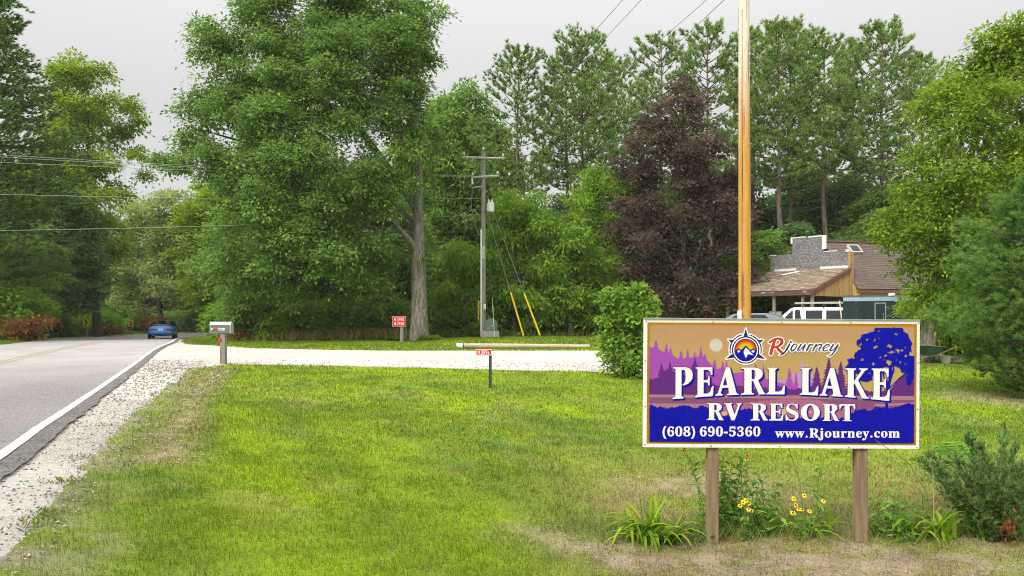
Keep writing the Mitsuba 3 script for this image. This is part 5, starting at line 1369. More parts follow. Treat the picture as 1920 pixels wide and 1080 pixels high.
layer('emblem_orange', d2.intersection(Point(*A(*Z5(857, 668))).buffer(222 * K)), 'orange', 8)
layer('emblem_yellow', d2.intersection(Point(*A(*Z5(857, 668))).buffer(178 * K)), 'yellow', 9)
mt = e([(560, 720), (605, 685), (690, 622), (745, 668), (857, 562), (968, 672), (1030, 622), (1110, 682), (1160, 720), (1160, 1000), (560, 1000)])
layer('emblem_ridge', mt.buffer(13 * K).intersection(d2), 'navy', 10)
layer('emblem_mountain', mt.intersection(d2), 'blue', 11)
layer('emblem_snow', unary_union([e([(857, 592), (800, 690), (857, 852), (912, 748), (1042, 776), (968, 700), (900, 632)]), e([(690, 645), (648, 685), (676, 690), (660, 735), (726, 678)]), e([(1030, 642), (985, 690), (1010, 695), (1026, 728), (1045, 695), (1085, 700)])]), 'white', 12)
# script lettering
Z6 = lambda x, y: (1430 + x / 12, 615 + y / 12)


def strokes(specs):
    out = []
    for pts, w in specs:
        c = np.array(pts, float)
        if len(c) > 2:
            t = np.linspace(0, 1, len(c))
            from scipy.interpolate import CubicSpline
            c = CubicSpline(t, c)(np.linspace(0, 1, 24))
        ws = np.broadcast_to(np.interp(np.linspace(0, 1, len(c)), np.linspace(0, 1, len(np.atleast_1d(w))), np.atleast_1d(w)), (len(c),))
        for q in range(len(c) - 1):
            out.append(unary_union([Point(*A(*Z6(*c[q]))).buffer(ws[q] / 2 * SS / 12), Point(*A(*Z6(*c[q + 1]))).buffer(ws[q + 1] / 2 * SS / 12)]).convex_hull)
    return unary_union(out)


Rr = strokes([([(262, 262), (235, 350), (205, 450), (182, 535), (176, 580)], [58, 72, 70]), ([(142, 328), (190, 290), (250, 258), (320, 240), (370, 246)], [44, 52, 48]), ([(365, 246), (415, 275), (412, 340), (350, 400), (262, 432)], [56, 74, 60, 44]), ([(300, 420), (350, 490), (430, 560)], [56, 68, 62])])
jn = strokes([([(590, 362), (545, 450), (490, 535), (430, 590), (366, 606)], [36, 38, 32, 14]), ([(618, 310), (620, 314)], 48),
              ([(745, 375), (690, 368), (640, 430), (625, 490), (660, 512), (715, 470), (752, 405), (745, 375)], [20, 34, 34, 22, 18]),
              ([(845, 372), (800, 450), (775, 500), (805, 508), (870, 450), (945, 375)], [36, 36, 22, 18, 30]), ([(945, 375), (905, 455), (890, 500), (900, 515)], [34, 34, 22]),
              ([(1045, 372), (1010, 440), (975, 508)], 36), ([(1000, 460), (1050, 400), (1085, 372), (1115, 385)], [14, 22, 30]),
              ([(1190, 372), (1150, 445), (1118, 508)], 36), ([(1142, 460), (1200, 405), (1265, 370), (1312, 378), (1290, 430), (1258, 485), (1268, 516)], [14, 22, 32, 36, 26]),
              ([(1372, 452), (1430, 440), (1485, 395), (1455, 368), (1400, 390), (1350, 450), (1350, 500), (1395, 512), (1445, 490)], [14, 18, 26, 26, 34, 36, 26, 16]),
              ([(1570, 372), (1530, 440), (1502, 495), (1530, 508), (1590, 470), (1640, 410)], [36, 36, 22, 16]), ([(1680, 378), (1630, 475), (1570, 565), (1510, 620), (1452, 630)], [36, 36, 30, 14])])
layer('script_halo', unary_union([Rr, jn]).buffer(24 * SS / 12), 'white', 11)
layer('script_initial', Rr, 'red', 12)
layer('script_lettering', jn.intersection(gold), 'navy', 13)
# screws round the rim
for px, py in ((1210.5, 603), (1336, 603.5), (1465, 604), (1594, 604.5), (1721.5, 605.5), (1209.8, 676), (1209.6, 762), (1209.6, 833.5), (1334, 836), (1463, 837), (1592, 838), (1719.5, 839), (1722, 680), (1721, 767)):
    x, z = A(px, py)
    b = lathe([[0, .004], [.0035, .0038], [.0072, .0022], [.0082, 0], [0, 0]], 14)
    part(sign, 'screw', stand_up(move(b, t=(x, z, 0)), -.0004), 'steel', 40)
for px, w in ((1335.5, .095), (1613, .098)):
    x = (px - CX) / FOC * (SY + .07)
    b = cbx(x - w / 2, x + w / 2, SY + .024, SY + .024 + w, float(ground_z(x, SY)) - .25, sign_c[2] + .45, .006)
    part(sign, 'post', b, 'post_wood')
for z in (-.40, .36):
    part(sign, 'rail', bx(sign_c[0] + X0 + .1, sign_c[0] + X1 - .1, SY + .1235, SY + .16, sign_c[2] + z - .05, sign_c[2] + z + .05), 'grey_wood')

# ---------------------------------------------------------------- poles, wires and small roadside things
UY = 44.0
ub = at(906, UY)
U = lambda px, py, dy=0.0: P(px, py, UY + dy)
up_ = thing('utility_pole', 'weathered grey utility pole with two crossarms beyond the driveway', 'utility pole')
part(up_, 'pole', tube([ub - [0, 0, .3], U(906, 450), U(906.5, 284)], [.165, .145, .115], 12), 'pole_grey', 40)
for (pa, pb), dy in (((U(867, 296), U(946, 298)), -.16), ((U(884, 333.5), U(936, 330.5)), -.16)):
    part(up_, 'crossarm', move(trimesh.util.concatenate([tube([pa + [0, dy, 0], pb + [0, dy, 0]], .062, 4)])), 'arm_grey')
for px, py in ((870, 291), (906.5, 281), (943, 293), (886, 329), (933, 326), (955, 329)):
    part(up_, 'insulator', move(lathe([[0, 0], [.05, 0], [.07, .04], [.04, .07], [.06, .10], [.03, .16], [0, .17]], 12), t=U(px, py, -.16)), 'white_plastic', 40)
tf = part(up_, 'transformer', move(lathe([[0, 0], [.20, 0], [.215, .04], [.215, .46], [.19, .52], [0, .55]], 18), t=U(920, 397, -.25)), 'white_plastic', 40)
for dx in (-.1, .08):
    put(tf + '__bushing', mikit.ply(move(lathe([[0, 0], [.045, 0], [.03, .06], [.045, .08], [.02, .2], [0, .21]], 10), t=U(920, 397, -.25) + [dx, 0, .53]), 'white_plastic', 40))
part(up_, 'cutout', tube([U(886, 345, -.2), U(885, 334, -.2)], [.07, .05], 8), 'white_plastic', 40)
part(up_, 'bracket', tube([U(886, 352, -.15), U(904, 350, -.1)], .03, 6), 'galvanised')
part(up_, 'conduit', tube([U(902.2, 632, -.17), U(902.2, 430, -.15)], .055, 8), 'white_plastic', 40)
part(up_, 'metal_band', tube([U(906, 486, 0), U(906, 462, 0)], .156, 14), 'galvanised', 40)
part(up_, 'tag', bx(U(909, 580)[0] - .07, U(909, 580)[0] + .07, UY - .19, UY - .165, U(909, 580)[2], U(909, 570)[2]), 'white_plastic')
part(up_, 'ground_wire', tube([U(886, 340, -.17), U(884, 390, -.3), U(893, 430, -.2), U(900, 440, -.16)], .014, 5), 'wire_mat')


def wire(name, a, b, sag, r, label, cat='wire', group=None, m='wire_mat', n=26):
    t = np.linspace(0, 1, n)[:, None]
    c = np.asarray(a) * (1 - t) + np.asarray(b) * t
    c[:, 2] -= sag * 4 * (t * (1 - t))[:, 0]
    k = thing(name, label, cat, group)
    put(k + '__strand', mikit.ply(tube(c, r, 5), m))
    return k


def along(a, px, py, Y, f=1.6):
    """The end of a straight run from a through the point seen at this pixel and depth, continued past it."""
    q = P(px, py, Y)
    return a + (q - a) * f


gw = 'overhead lines running left from the utility pole across the road'
for a, px, py, lb in ((U(886, 329, -.16), 0, 277, 'topmost of the overhead lines crossing the trees at the left'), (U(906, 331, -.2), 0, 281, 'second of the overhead lines crossing the trees at the left'), (U(930, 331, .3), 0, 291, 'third of the overhead lines crossing the trees at the left'),
                      (U(903, 372, -.15), 0, 351, 'fourth overhead line from the top at the left'), (U(903, 402, -.15), 0, 419, 'lowest overhead line crossing the trees at the left')):
    wire('overhead_line', a, along(a, px, py, 35), 0.35, .009, lb, group=gw, m='wire_pale')

# the tall new pole behind the sign
NY = 16.0
npole = thing('tall_pole', 'tall new yellow-brown wooden pole rising behind the sign', 'utility pole')
nb = at(1397, NY)
part(npole, 'pole', tube([nb - [0, 0, .3], P(1397, 400, NY), P(1396, 100, NY), P(1395.5, -240, NY)], [.130, .118, .104, .094], 20), 'new_pole_wood', 40)
strip = cbx(-.035, .035, -.02, .02, 0, 1, .008)
st = move(strip, t=(0, 0, 0))
st.vertices[:, 2] = np.where(st.vertices[:, 2] > .5, 8.6, .45)
part(npole, 'guard_strip', move(st, t=P(1388, 595, NY - .085) * [1, 1, 0]), 'new_pole_wood', label='narrow wooden moulding down the left side of the pole')
part(npole, 'conduit', tube([P(1387, 640, NY - .15), P(1387, 582, NY - .15)], .05, 8), 'white_plastic', 40)
part(npole, 'crossarm', bx(nb[0] - 1.15, nb[0] + 1.15, NY - .22, NY - .11, 10.35, 10.48), 'galvanised')
gn = 'overhead lines from the utility pole up to the tall new pole'
for (px, py), off, z, lb in (((870, 291), -1.1, 10.5, 'leftmost of the overhead lines rising to the tall new pole'), ((906.5, 281), -.12, 11.1, 'overhead line rising from the top of the utility pole to the tall new pole'), ((943, 293), 1.1, 10.5, 'overhead line from the right end of the upper crossarm to the tall new pole'), ((908, 372), .1, 9.3, 'lowest of the overhead lines rising to the tall new pole')):
    wire('overhead_line', U(px, py, -.16), np.array([nb[0] + off, NY - .16, z]), .45, .008, lb, group=gn)
for i, ((px0, py0), (gx_, gy_), (bx_, by_), lb) in enumerate((((910, 388), (957, 541), (982.5, 621), 'left of the two guy wires with a yellow guard'), ((913, 366), (984.5, 545), (1014, 624), 'right of the two guy wires with a yellow guard'))):
    a = U(px0, py0, 0)
    ga = at(bx_, UY - .4 - .1 * i)
    k = thing('guy_wire', lb + ' beside the utility pole', 'guy wire', 'guy wires of the utility pole')
    put(k + '__strand', mikit.ply(tube([a, ga], .016, 5), 'wire_mat'))
    dv = ga - a
    put(k + '__guard', mikit.ply(tube([a + dv * ((gy_ - py0) / (by_ - py0)), a + dv * .985], .052, 9), 'yellow_plastic', 40))
    put(k + '__anchor', mikit.ply(tube([a + dv * .985, ga + dv * .02], .03, 6), 'galvanised'))
mk = thing('marker_post', 'yellow marker post standing behind the utility pole', 'post')
m0 = at(896.5, UY + 1.2)
part(mk, 'post', tube([m0 - [0, 0, .1], m0 + [.03, 0, 2.2]], .055, 8), 'yellow_plastic', 40)
mk = thing('marker_rod', 'thin white and dark rod standing at the green utility box', 'rod')
m0 = at(927.5, UY - 1.1)
mt_ = m0 + (U(923, 558, -1.1) - m0)
for q in range(6):
    part(mk, 'band', tube([m0 + (mt_ - m0) * q / 6, m0 + (mt_ - m0) * (q + 1) / 6], .02, 6), ('white_plastic', 'galvanised')[q % 2], 40)

ped = thing('utility_box', 'rounded dark green utility box on a concrete base beside the pole', 'utility box')
pb = at(919, UY - .7)
s = (UY - .7) / FOC
prof = [(-.36, 0), (.36, 0), (.36, .42)] + [(.36 * math.cos(a), .42 + .34 * math.sin(a)) for a in np.linspace(0, math.pi, 12)] + [(-.36, .42)]
bm = extr(Polygon(prof).buffer(-.01), .5)
bm = move(move(bm, AX), t=pb + [.06, .25, .36])
part(ped, 'cover', bm, 'pedestal_green', 40)
part(ped, 'base', cbx(pb[0] - .52, pb[0] + .52, pb[1] - .35, pb[1] + .38, pb[2] - .15, pb[2] + .36, .02), 'concrete')
part(ped, 'label_plate', bx(pb[0] + .02, pb[0] + .2, pb[1] - .259, pb[1] - .2515, pb[2] + .62, pb[2] + .72), 'concrete')
part(ped, 'latch', bx(pb[0] - .12, pb[0] - .06, pb[1] - .268, pb[1] - .2515, pb[2] + .5, pb[2] + .58), 'galvanised')

mat('log_wood', proc(lambda p, n, uv: mix((0.30, 0.255, 0.17), (0.52, 0.46, 0.33), fbm(p.x * 2.0, p.y * 26, p.z * 26, 3))), 0.9)
lg = thing('fallen_pole', 'long bare log with white-painted end lying along the far driveway edge', 'log')
la, lb_ = at(856, 31.0), at(1105, 31.3)
c0, c1 = la + [0, 0, .115], lb_ + [0, 0, .085]
dl = unit(c1 - c0)
part(lg, 'trunk', tube([c0 + (c1 - c0) * t for t in np.linspace(0.045, 1, 8)], np.linspace(.118, .088, 8) * (1 + .03 * RNG(4).normal(size=8)), 12), 'log_wood', 40)
part(lg, 'painted_end', tube([c0, c0 + (c1 - c0) * .045], [.123, .122], 14), 'white_paint', 40)
part(lg, 'band', tube([c0 + (c1 - c0) * .05, c0 + (c1 - c0) * .056], [.1215, .1215], 14), 'rubber', 40)

# mailbox
MB_ = G(419, 683)
s = MB_[1] / FOC
mbx = thing('mailbox', 'grey metal mailbox on a wooden post at the driveway corner', 'mailbox')
hz = lambda py: EYE + (HOR - py) * s
part(mbx, 'post', cbx(MB_[0] - 4.8 * s, MB_[0] + 4.8 * s, MB_[1] - 4.8 * s, MB_[1] + 4.8 * s, MB_[2] - .2, hz(625), .006), 'grey_wood')
mxa, mxb, mz0, mz1 = (397 - CX) * s, (434.5 - CX) * s, hz(624.5), hz(603.2)
mh, mr_ = mz1 - mz0, .10
arch = Polygon([(-mr_, 0), (mr_, 0), (mr_, mh - mr_)] + [(mr_ * math.cos(a), mh - mr_ + mr_ * math.sin(a)) for a in np.linspace(0, math.pi, 14)] + [(-mr_, mh - mr_)])
mat('mailbox_metal', (0.46, 0.48, 0.50), 0.38, metallic=0.6)
mat('mailbox_side', proc(lambda p, n, uv: mix((0.11, 0.12, 0.125), (0.20, 0.21, 0.22), fbm(p.x * 20, p.y * 20, p.z * 20, 3))), 0.55, metallic=0.3)
am = extr(arch, mxb - mxa)
am.vertices = np.column_stack([am.vertices[:, 2] + mxa, am.vertices[:, 0] + MB_[1], am.vertices[:, 1] + mz0])
am.fix_normals()
part(mbx, 'body', am, 'mailbox_metal', 30)
part(mbx, 'side_panel', cbx(mxa + .015, mxb - .02, MB_[1] - mr_ - .006, MB_[1] - mr_ + .01, mz0 + .004, mz0 + (mh - mr_) + .015, .003), 'mailbox_side')
for xx in (mxa - .012, mxb - .002):
    dm = extr(arch.buffer(.008), .016)
    dm.vertices = np.column_stack([dm.vertices[:, 2] + xx, dm.vertices[:, 0] + MB_[1], dm.vertices[:, 1] + mz0])
    dm.fix_normals()
    part(mbx, 'door' if xx < mxa else 'back', dm, 'mailbox_metal', 30)
part(mbx, 'flag', bx(mxa + .03, mxa + .20, MB_[1] - mr_ - .018, MB_[1] - mr_ - .010, mz0 + .085, mz0 + .125), 'red_plastic', label='small red mailbox flag')
part(mbx, 'flag_tip', bx(mxa + .028, mxa + .075, MB_[1] - mr_ - .024, MB_[1] - mr_ - .0185, mz0 + .09, mz0 + .135), 'white_plastic')
wd = (mxb - mxa) * .042
for q, ch in enumerate('N2896'):
    x = (411.5 + q * 2.7 - CX) * s
    k = part(mbx, 'number_plate', bx(x, x + 2.45 * s, MB_[1] - mr_ - .0135, MB_[1] - mr_ - .0075, mz0 + .075, mz0 + .145), 'white_plastic')
    tm = meshkit.text_mesh(ch, .046, .002, True)
    tm.vertices[:, 0] *= .75
    tm.vertices -= [tm.bounds[:, 0].mean(), tm.bounds[0][1], 0]
    put(k + '__numeral', mikit.ply(move(move(tm, AX), t=(x + 1.22 * s, MB_[1] - mr_ - .014, mz0 + .087)), 'black_paint'))
part(mbx, 'reflector', move(move(lathe([[0, -.008], [.05, -.008], [.055, 0], [.05, .012], [0, .016]], 18), rotx(math.pi / 2)), t=((413.6 - CX) * s, MB_[1] - 4.8 * s - .006, hz(637))), 'red_plastic', 40, label='round red reflector on the post')


def board_text(parent, rows, c, w, h, y):
    for t_, x, z, th, tw in rows:
        tm = meshkit.text_mesh(t_, th, .002, True)
        b = tm.bounds
        tm.vertices = (tm.vertices - [(b[0][0] + b[1][0]) / 2, b[0][1], 0]) * [tw / (b[1][0] - b[0][0]), 1, 1]
        put(parent + '__lettering', mikit.ply(move(move(tm, AX), t=(c[0] + x, y, c[2] + z)), 'white_paint'))


def plate(parent, c, w, h, y, name='panel'):
    k = part(parent, name, move(move(extr(sbox(-w / 2, -h / 2, w / 2, h / 2).buffer(-.02).buffer(.02), .004), AX), t=(c[0], y, c[2])), 'red_sign')
    rim = sbox(-w / 2, -h / 2, w / 2, h / 2).buffer(-.02).buffer(.02)
    rim = rim.buffer(-.004).difference(rim.buffer(-.016))
    put(k + '__border', mikit.ply(move(move(extr(rim, .001), AX), t=(c[0], y - .0042, c[2])), 'white_paint'))
    return k


h1 = thing('address_sign', 'small red address sign N 2896 on a green post in the lawn', 'sign')
a1 = G(919.5, 727)
s = a1[1] / FOC
part(h1, 'post', trimesh.util.concatenate([bx(a1[0] - .02, a1[0] + .02, a1[1], a1[1] + .006, a1[2] - .2, EYE + (HOR - 655) * s), bx(a1[0] - .032, a1[0] - .02, a1[1] - .012, a1[1], a1[2] - .2, EYE + (HOR - 655) * s), bx(a1[0] + .02, a1[0] + .032, a1[1] - .012, a1[1], a1[2] - .2, EYE + (HOR - 655) * s)]), 'green_metal')
cc = P(907, 660.5, a1[1])
k = plate(h1, cc, 30.5 * s, 12 * s, a1[1] - .014)
board_text(k, [('N 2896', -.3 * s, -3.1 * s, 5.6 * s, 22 * s), ('TOWN OF', 0, 3.6 * s, 1.2 * s, 13 * s), ('EMERGENCY', 0, -5.2 * s, 1.1 * s, 16 * s)][:1], cc, 0, 0, a1[1] - .0182)
for t_ in (3.75, -5.0):
    put(k + '__small_print', mikit.ply(bx(cc[0] - 9 * s, cc[0] + 8 * s, a1[1] - .0192, a1[1] - .0182, cc[2] + t_ * s, cc[2] + (t_ + .8) * s), 'white_paint'))
h2 = thing('address_sign', 'red address board N 2902 N 2906 beside the oak trunk', 'sign')
a2 = at(754, 38.2)
s = a2[1] / FOC
part(h2, 'post', cbx(a2[0] - .11, a2[0] + .06, a2[1] + .02, a2[1] + .13, a2[2] - .2, P(0, 600, a2[1])[2], .01), 'grey_wood')
cc = P(748.5, 602.5, a2[1])
part(h2, 'rod', tube([[P(762, 0, a2[1])[0], a2[1] - .02, a2[2] - .2], [P(761.3, 0, a2[1])[0], a2[1] - .02, P(0, 598, a2[1])[2]]], .03, 6), 'green_metal')
k = plate(h2, cc, 25.5 * s, 19 * s, a2[1] - .03)
board_text(k, [('N 2902', 0, 1.2 * s, 5.2 * s, 18.5 * s), ('N 2906', 0, -7.0 * s, 5.2 * s, 18.5 * s)], cc, 0, 0, a2[1] - .0342)
for px, py, Y, w, h, lb in ((161, 604.5, 57, 11.2, 14.5, 'nearer yellow road bend sign with black arrow, leftmost of the two'), (245.3, 606.5, 69, 9.3, 12, 'farther yellow road bend sign with black arrow, nearest the convertible')):
    s = Y / FOC
    c = P(px, py, Y)
    k = thing('chevron_sign', lb, 'road sign', 'yellow arrow signs at the road bend')
    part(k, 'post', bx(c[0] + .02 * 1, c[0] + .12, Y + .005, Y + .06, float(ground_z(c[0], Y)) - .2, c[2]), 'grey_wood')
    k2 = part(k, 'panel', move(move(extr(sbox(-w / 2 * s, -h / 2 * s, w / 2 * s, h / 2 * s).buffer(-.03).buffer(.03), .006), AX), t=(c[0], Y, c[2])), 'chevron_yellow')
    ch = Polygon([(-.34, .40), (-.05, .40), (.34, 0), (-.05, -.40), (-.34, -.40), (.04, 0)])
    ch = affinity.scale(ch, w * s, h * s, origin=(0, 0))
    put(k2 + '__arrow', mikit.ply(move(move(extr(ch, .002), AX), t=(c[0], Y - .0065, c[2])), 'black_paint'))

# ---------------------------------------------------------------- shrubs and garden plants
LF = lambda rng, n, a, b: tint(rng, n, a, b, None, .14)


def plant(name, label, cat, stems, lv, where, group=None, stem_mat='bark_dark', stem_name='stem'):
    k = thing(name, label, cat, group)
    if stems is not None:
        part(k, stem_name, move(stems, t=where), stem_mat, 40)
    if lv is not None:
        put(k + '__foliage', lv.shape(to=where))
    return k


mat('stem_green', (0.10, 0.17, 0.035), 0.6)
mat('stem_dry', (0.36, 0.27, 0.12), 0.8)
# upright leafy shrub left of the sign
rs = RNG(61)
w = G(1180, 708)
sc_ = w[1] / FOC
lv, mb = Leaves(), MB()
lob = []
for px, py, r in ((1180, 690, 38), (1155, 680, 24), (1205, 675, 24), (1165, 650, 34), (1195, 645, 32), (1180, 620, 34), (1152, 600, 17), (1200, 600, 26), (1178, 590, 26), (1195, 560, 18), (1143, 572, 12), (1168, 560, 12), (1222, 585, 12), (1140, 630, 16), (1188, 545, 10), (1208, 560, 11), (1136, 556, 9), (1150, 545, 8), (1222, 566, 9), (1198, 540, 8), (1136, 600, 9)):
    c = P(px, py, w[1]) - w
    r *= sc_
    lob.append((*c, r, r, r * .9))
crown(lv, clumps(lob, rs, 3, .6, .55), rs, dens=24, per=8, L=.15, W=.075, sr=.14, cols=((0.11, 0.24, 0.035), (0.36, 0.56, 0.09)), young=(0.52, 0.68, 0.12), under=.5, droop=-.1)
for q in lob:
    c = np.array(q[:3])
    mb.mesh(tube([[c[0] * .15, 0, -.1], [c[0] * .6, c[1] * .5, c[2] * .5], c + [0, 0, .1]], [.022, .016, .006], 5))
plant('leafy_shrub', 'upright bright leafy shrub just left of the resort sign', 'shrub', mb.get(), lv, w)
# bushes by the oak and under it
for px, py, rx, h, lb, cs in ((805, 641, 22, .55, 'low yellow-green fern clump right of the oak trunk', ((.10, .16, .01), (.26, .33, .03))), (742, 637, 14, .5, 'low yellow-green fern clump under the red address board', ((.09, .15, .01), (.24, .31, .03)))):
    lv, r_ = Leaves(), RNG(px)
    w = at(px, 39.6)
    n = 260
    a = r_.random(n) * 6.28
    rr = rx * 39.6 / FOC
    d = np.stack([np.cos(a), np.sin(a), r_.uniform(.3, 1.4, n)], 1)
    p0 = np.stack([np.cos(a), np.sin(a), 0 * a], 1) * (rr * .4 * r_.random(n))[:, None]
    for q in range(3):
        lv.blades(p0 + unit(d) * q * h * .4 + UP * -.06 * q * q, d - UP * .45 * q, UP + .3 * r_.normal(size=(n, 3)), h * .55, .09, LF(r_, n, *cs))
    plant('fern_clump', lb, 'plant', None, lv, w)
stand('shrub', 'bush_a', 612, 43.6, (1.5, 1.2, 1.0), 'bright green shrub in the shade under the big oak', 'shrub')
stand('shrub', 'bush_a', 520, 43.2, (1.1, 1.0, .75), 'green shrub at the wood edge left of the shrub under the oak', 'shrub')
stand('shrub', 'bush_a', 905, 47.0, (1.4, 1, .55), 'low green shrub behind the green utility box', 'shrub')
stand('shrub', 'bush_b', 470, 43.8, (1.2, 1.2, 1.25), 'dark shrub right behind the mailbox', 'shrub')
stand('shrub', 'bush_a', 20, 44.0, (1.8, 1.4, 1.35), 'yellow-green shrub at the left edge above the red-brown bush', 'shrub')
for px, Y, rx, h, lb in ((48, 40.5, 1.15, 1.4, 'red-brown withered bush at the left edge of the road'), (205, 62, 1.2, .8, 'orange-brown bush between the two road bend signs'), (283, 74, 1.2, 1.8, 'orange tinged bush just behind the convertible'), (447, 41.5, .42, .6, 'small orange-red bush right of the mailbox')):
    lv, r_ = Leaves(), RNG(px + 5)
    w = at(px, Y)
    cs = ((.11, .04, .018), (.30, .115, .045)) if px not in (283,) else ((.16, .09, .012), (.36, .20, .03))
    crown(lv, [(r_.normal() * rx * .5, r_.normal() * .4, h * r_.uniform(.3, .8), rx * .45, rx * .4, h * .3) for _ in range(9)], r_, dens=9, per=9, L=.17, W=.08, sr=.22, cols=cs, young=(.45, .18, .05), under=.6)
    mb = MB()
    for q in range(6):
        mb.mesh(tube([(0, 0, -.1), (r_.normal() * rx * .3, 0, h * .4), (r_.normal() * rx * .5, .1, h * .8)], [.03, .02, .008], 5))
    plant('withered_bush', lb, 'bush', mb.get(), lv, w, group='red-brown bushes along the wood edge')

# juniper at the right of the sign
rj = RNG(63)
wj = G(1872, 1004)
jl, mb = Leaves(), MB()
pts, axs, tn = [], [], []
bx_sp = [(1730, 862, 24), (1745, 850, -10), (1765, 880, 0), (1790, 850, 5), (1815, 815, 8), (1840, 835, -8), (1785, 905, -14), (1820, 900, 12), (1850, 870, 0), (1880, 850, 10), (1885, 800, 22), (1905, 830, -10), (1930, 850, 0), (1960, 830, 10), (1830, 940, -20), (1860, 925, -25), (1900, 905, -18), (1940, 900, -20), (1800, 935, -8), (1845, 965, -24), (1890, 960, -26), (1930, 960, -24), (1980, 900, 0), (1870, 880, 30), (1910, 870, 34), (1950, 870, 32), (1840, 900, 30), (1800, 880, 24), (1905, 985, -22), (1860, 985, -20), (1985, 960, -8), (2000, 860, 10), (1755, 868, 16), (1830, 870, -18), (1870, 900, -30)]
for px, py, dy in bx_sp:
    e_ = P(px, py, wj[1] + dy * .012) - wj
    m_ = e_ * .5 + np.array([0, 0, -.10 * np.linalg.norm(e_)])
    q = np.linspace(0, 1, 8)[:, None]
    c = 2 * q * (1 - q) * m_ + q ** 2 * e_
    mb.mesh(tube(c, np.linspace(.016, .004, 8), 5, caps=False))
    nt = 135
    s_ = rj.uniform(.28, 1.0, nt)
    c0 = np.stack([np.interp(s_, q[:, 0], c[:, m]) for m in range(3)], 1)
    dd_ = unit(e_)
    off = rj.normal(size=(nt, 3)) * (.060 * (1.35 - 1.0 * s_))[:, None]
    pts.append(c0 + off)
    axs.append(unit(dd_ * 1.0 + off * 6 + UP * .25 + rj.normal(size=(nt, 3)) * .25))
    tn.append(rj.random() * .4 + .6 * rj.random(nt))
pts, axs, tn = np.vstack(pts), np.vstack(axs), np.concatenate(tn)
jl.needles(pts, axs, 13, .050, .0065, .65, rj, tint(rj, len(pts), (0.060, 0.130, 0.036), (0.29, 0.45, 0.15), tn))
jk = plant('juniper_bush', 'grey-green spreading juniper at the lower right beside the sign', 'bush', mb.get(), jl, wj)
dl_ = Leaves()
pp = P(1893, 985, wj[1] - .38) - wj + rj.normal(size=(26, 3)) * [.03, .02, .05]
dl_.needles(pp, -UP + rj.normal(size=(26, 3)) * .5, 10, .05, .006, .6, rj, tint(rj, 26, (.30, .10, .04), (.45, .20, .08)))
put(jk + '__dead_spray', dl_.shape(to=wj), 'rust-brown dead spray low on the juniper')


def arc_leaf(lv, base, a, L, W, rise, droop, rng, col, n=6):
    """A long strap leaf that rises and bends over."""
    q = np.linspace(0, 1, n)
    h = np.array([math.cos(a), math.sin(a), 0])
    c = base + h * (L * (q * .35 + .55 * q ** 2 * droop))[:, None] + UP * (L * (rise * q - droop * .75 * q ** 2.4))[:, None]
    s = np.cross(h, UP)
    wq = W * np.interp(q, [0, .3, .75, 1], [.6, 1, .8, .02])
    v = np.stack([c - s * wq[:, None] / 2 + UP * wq[:, None] * .18, c, c + s * wq[:, None] / 2 + UP * wq[:, None] * .18], 1).reshape(-1, 3)
    f = []
    for k in range(n - 1):
        o = k * 3
        f += [[o, o + 1, o + 4], [o, o + 4, o + 3], [o + 1, o + 2, o + 5], [o + 1, o + 5, o + 4]]
    lv._put(v, len(v), f, np.tile(col, (1, 1)))


def daylily(px, py, seed, n, L, label, extra=True, dx=.12):
    r_, lv, w = RNG(seed), Leaves(), G(px, py)
    for q in range(n):
        a = r_.random() * 6.28
        col = tint(r_, 1, (0.15, 0.30, 0.018), (0.36, 0.54, 0.045))[0]
        if r_.random() < .13:
            col = np.array([.40, .36, .09])
        o = np.array([r_.normal() * dx, r_.normal() * .06, 0])
        dp = r_.uniform(.15, 1.45)
        arc_leaf(lv, o, a, L * r_.uniform(.6, 1.25), .036 * r_.uniform(.7, 1.3), r_.uniform(.8, 1.15), dp, r_, col)
    if extra:
        n2 = 110
        p = np.stack([r_.normal(size=n2) * .17 + .08, r_.normal(size=n2) * .07 - .03, r_.uniform(.02, .16, n2)], 1)
        lv.blades(p, r_.normal(size=(n2, 3)) * [1, 1, .3], UP + .4 * r_.normal(size=(n2, 3)), .075, .05, LF(r_, n2, (.05, .13, .02), (.13, .26, .045)))
    return plant('daylily_clump', label, 'plant', None, lv, w), w


daylily(1222, 1016, 71, 82, .42, 'bright strap-leaved clump left of the left sign post')
daylily(1515, 1002, 72, 26, .34, 'small strap-leaved clump between the sign posts', False)
daylily(1755, 1012, 73, 40, .40, 'strap-leaved clump between the right sign post and the juniper', False, .16)


def leafy_stem(lv, mb, base, top, rng, pairs, L, W, cols, bend=.03):
    q = np.linspace(0, 1, 8)[:, None]
    c = base + (top - base) * q + np.array([rng.normal() * bend, rng.normal() * bend, 0]) * (q * (1 - q)) * 4
    mb.mesh(tube(c, np.linspace(.0045, .002, 8), 5))
    t = np.linspace(.16, 1.0, pairs)
    for k_, tt in enumerate(t):
        p = np.array([np.interp(tt, q[:, 0], c[:, m]) for m in range(3)])
        a0 = k_ * 1.57 + rng.normal() * .35
        for s in (0, math.pi):
            a = a0 + s
            d = np.array([[math.cos(a), math.sin(a), rng.uniform(-.75, .85)]])
            z = (1.15 - .55 * tt) * rng.uniform(.75, 1.2)
            lv.blades(p[None], d, np.array([[0, 0, 1.]]) + .25 * rng.normal(size=(1, 3)), L * z, W * z, LF(rng, 1, *cols), .18, .42)


WEED = ((0.110, 0.260, 0.045), (0.330, 0.560, 0.110))


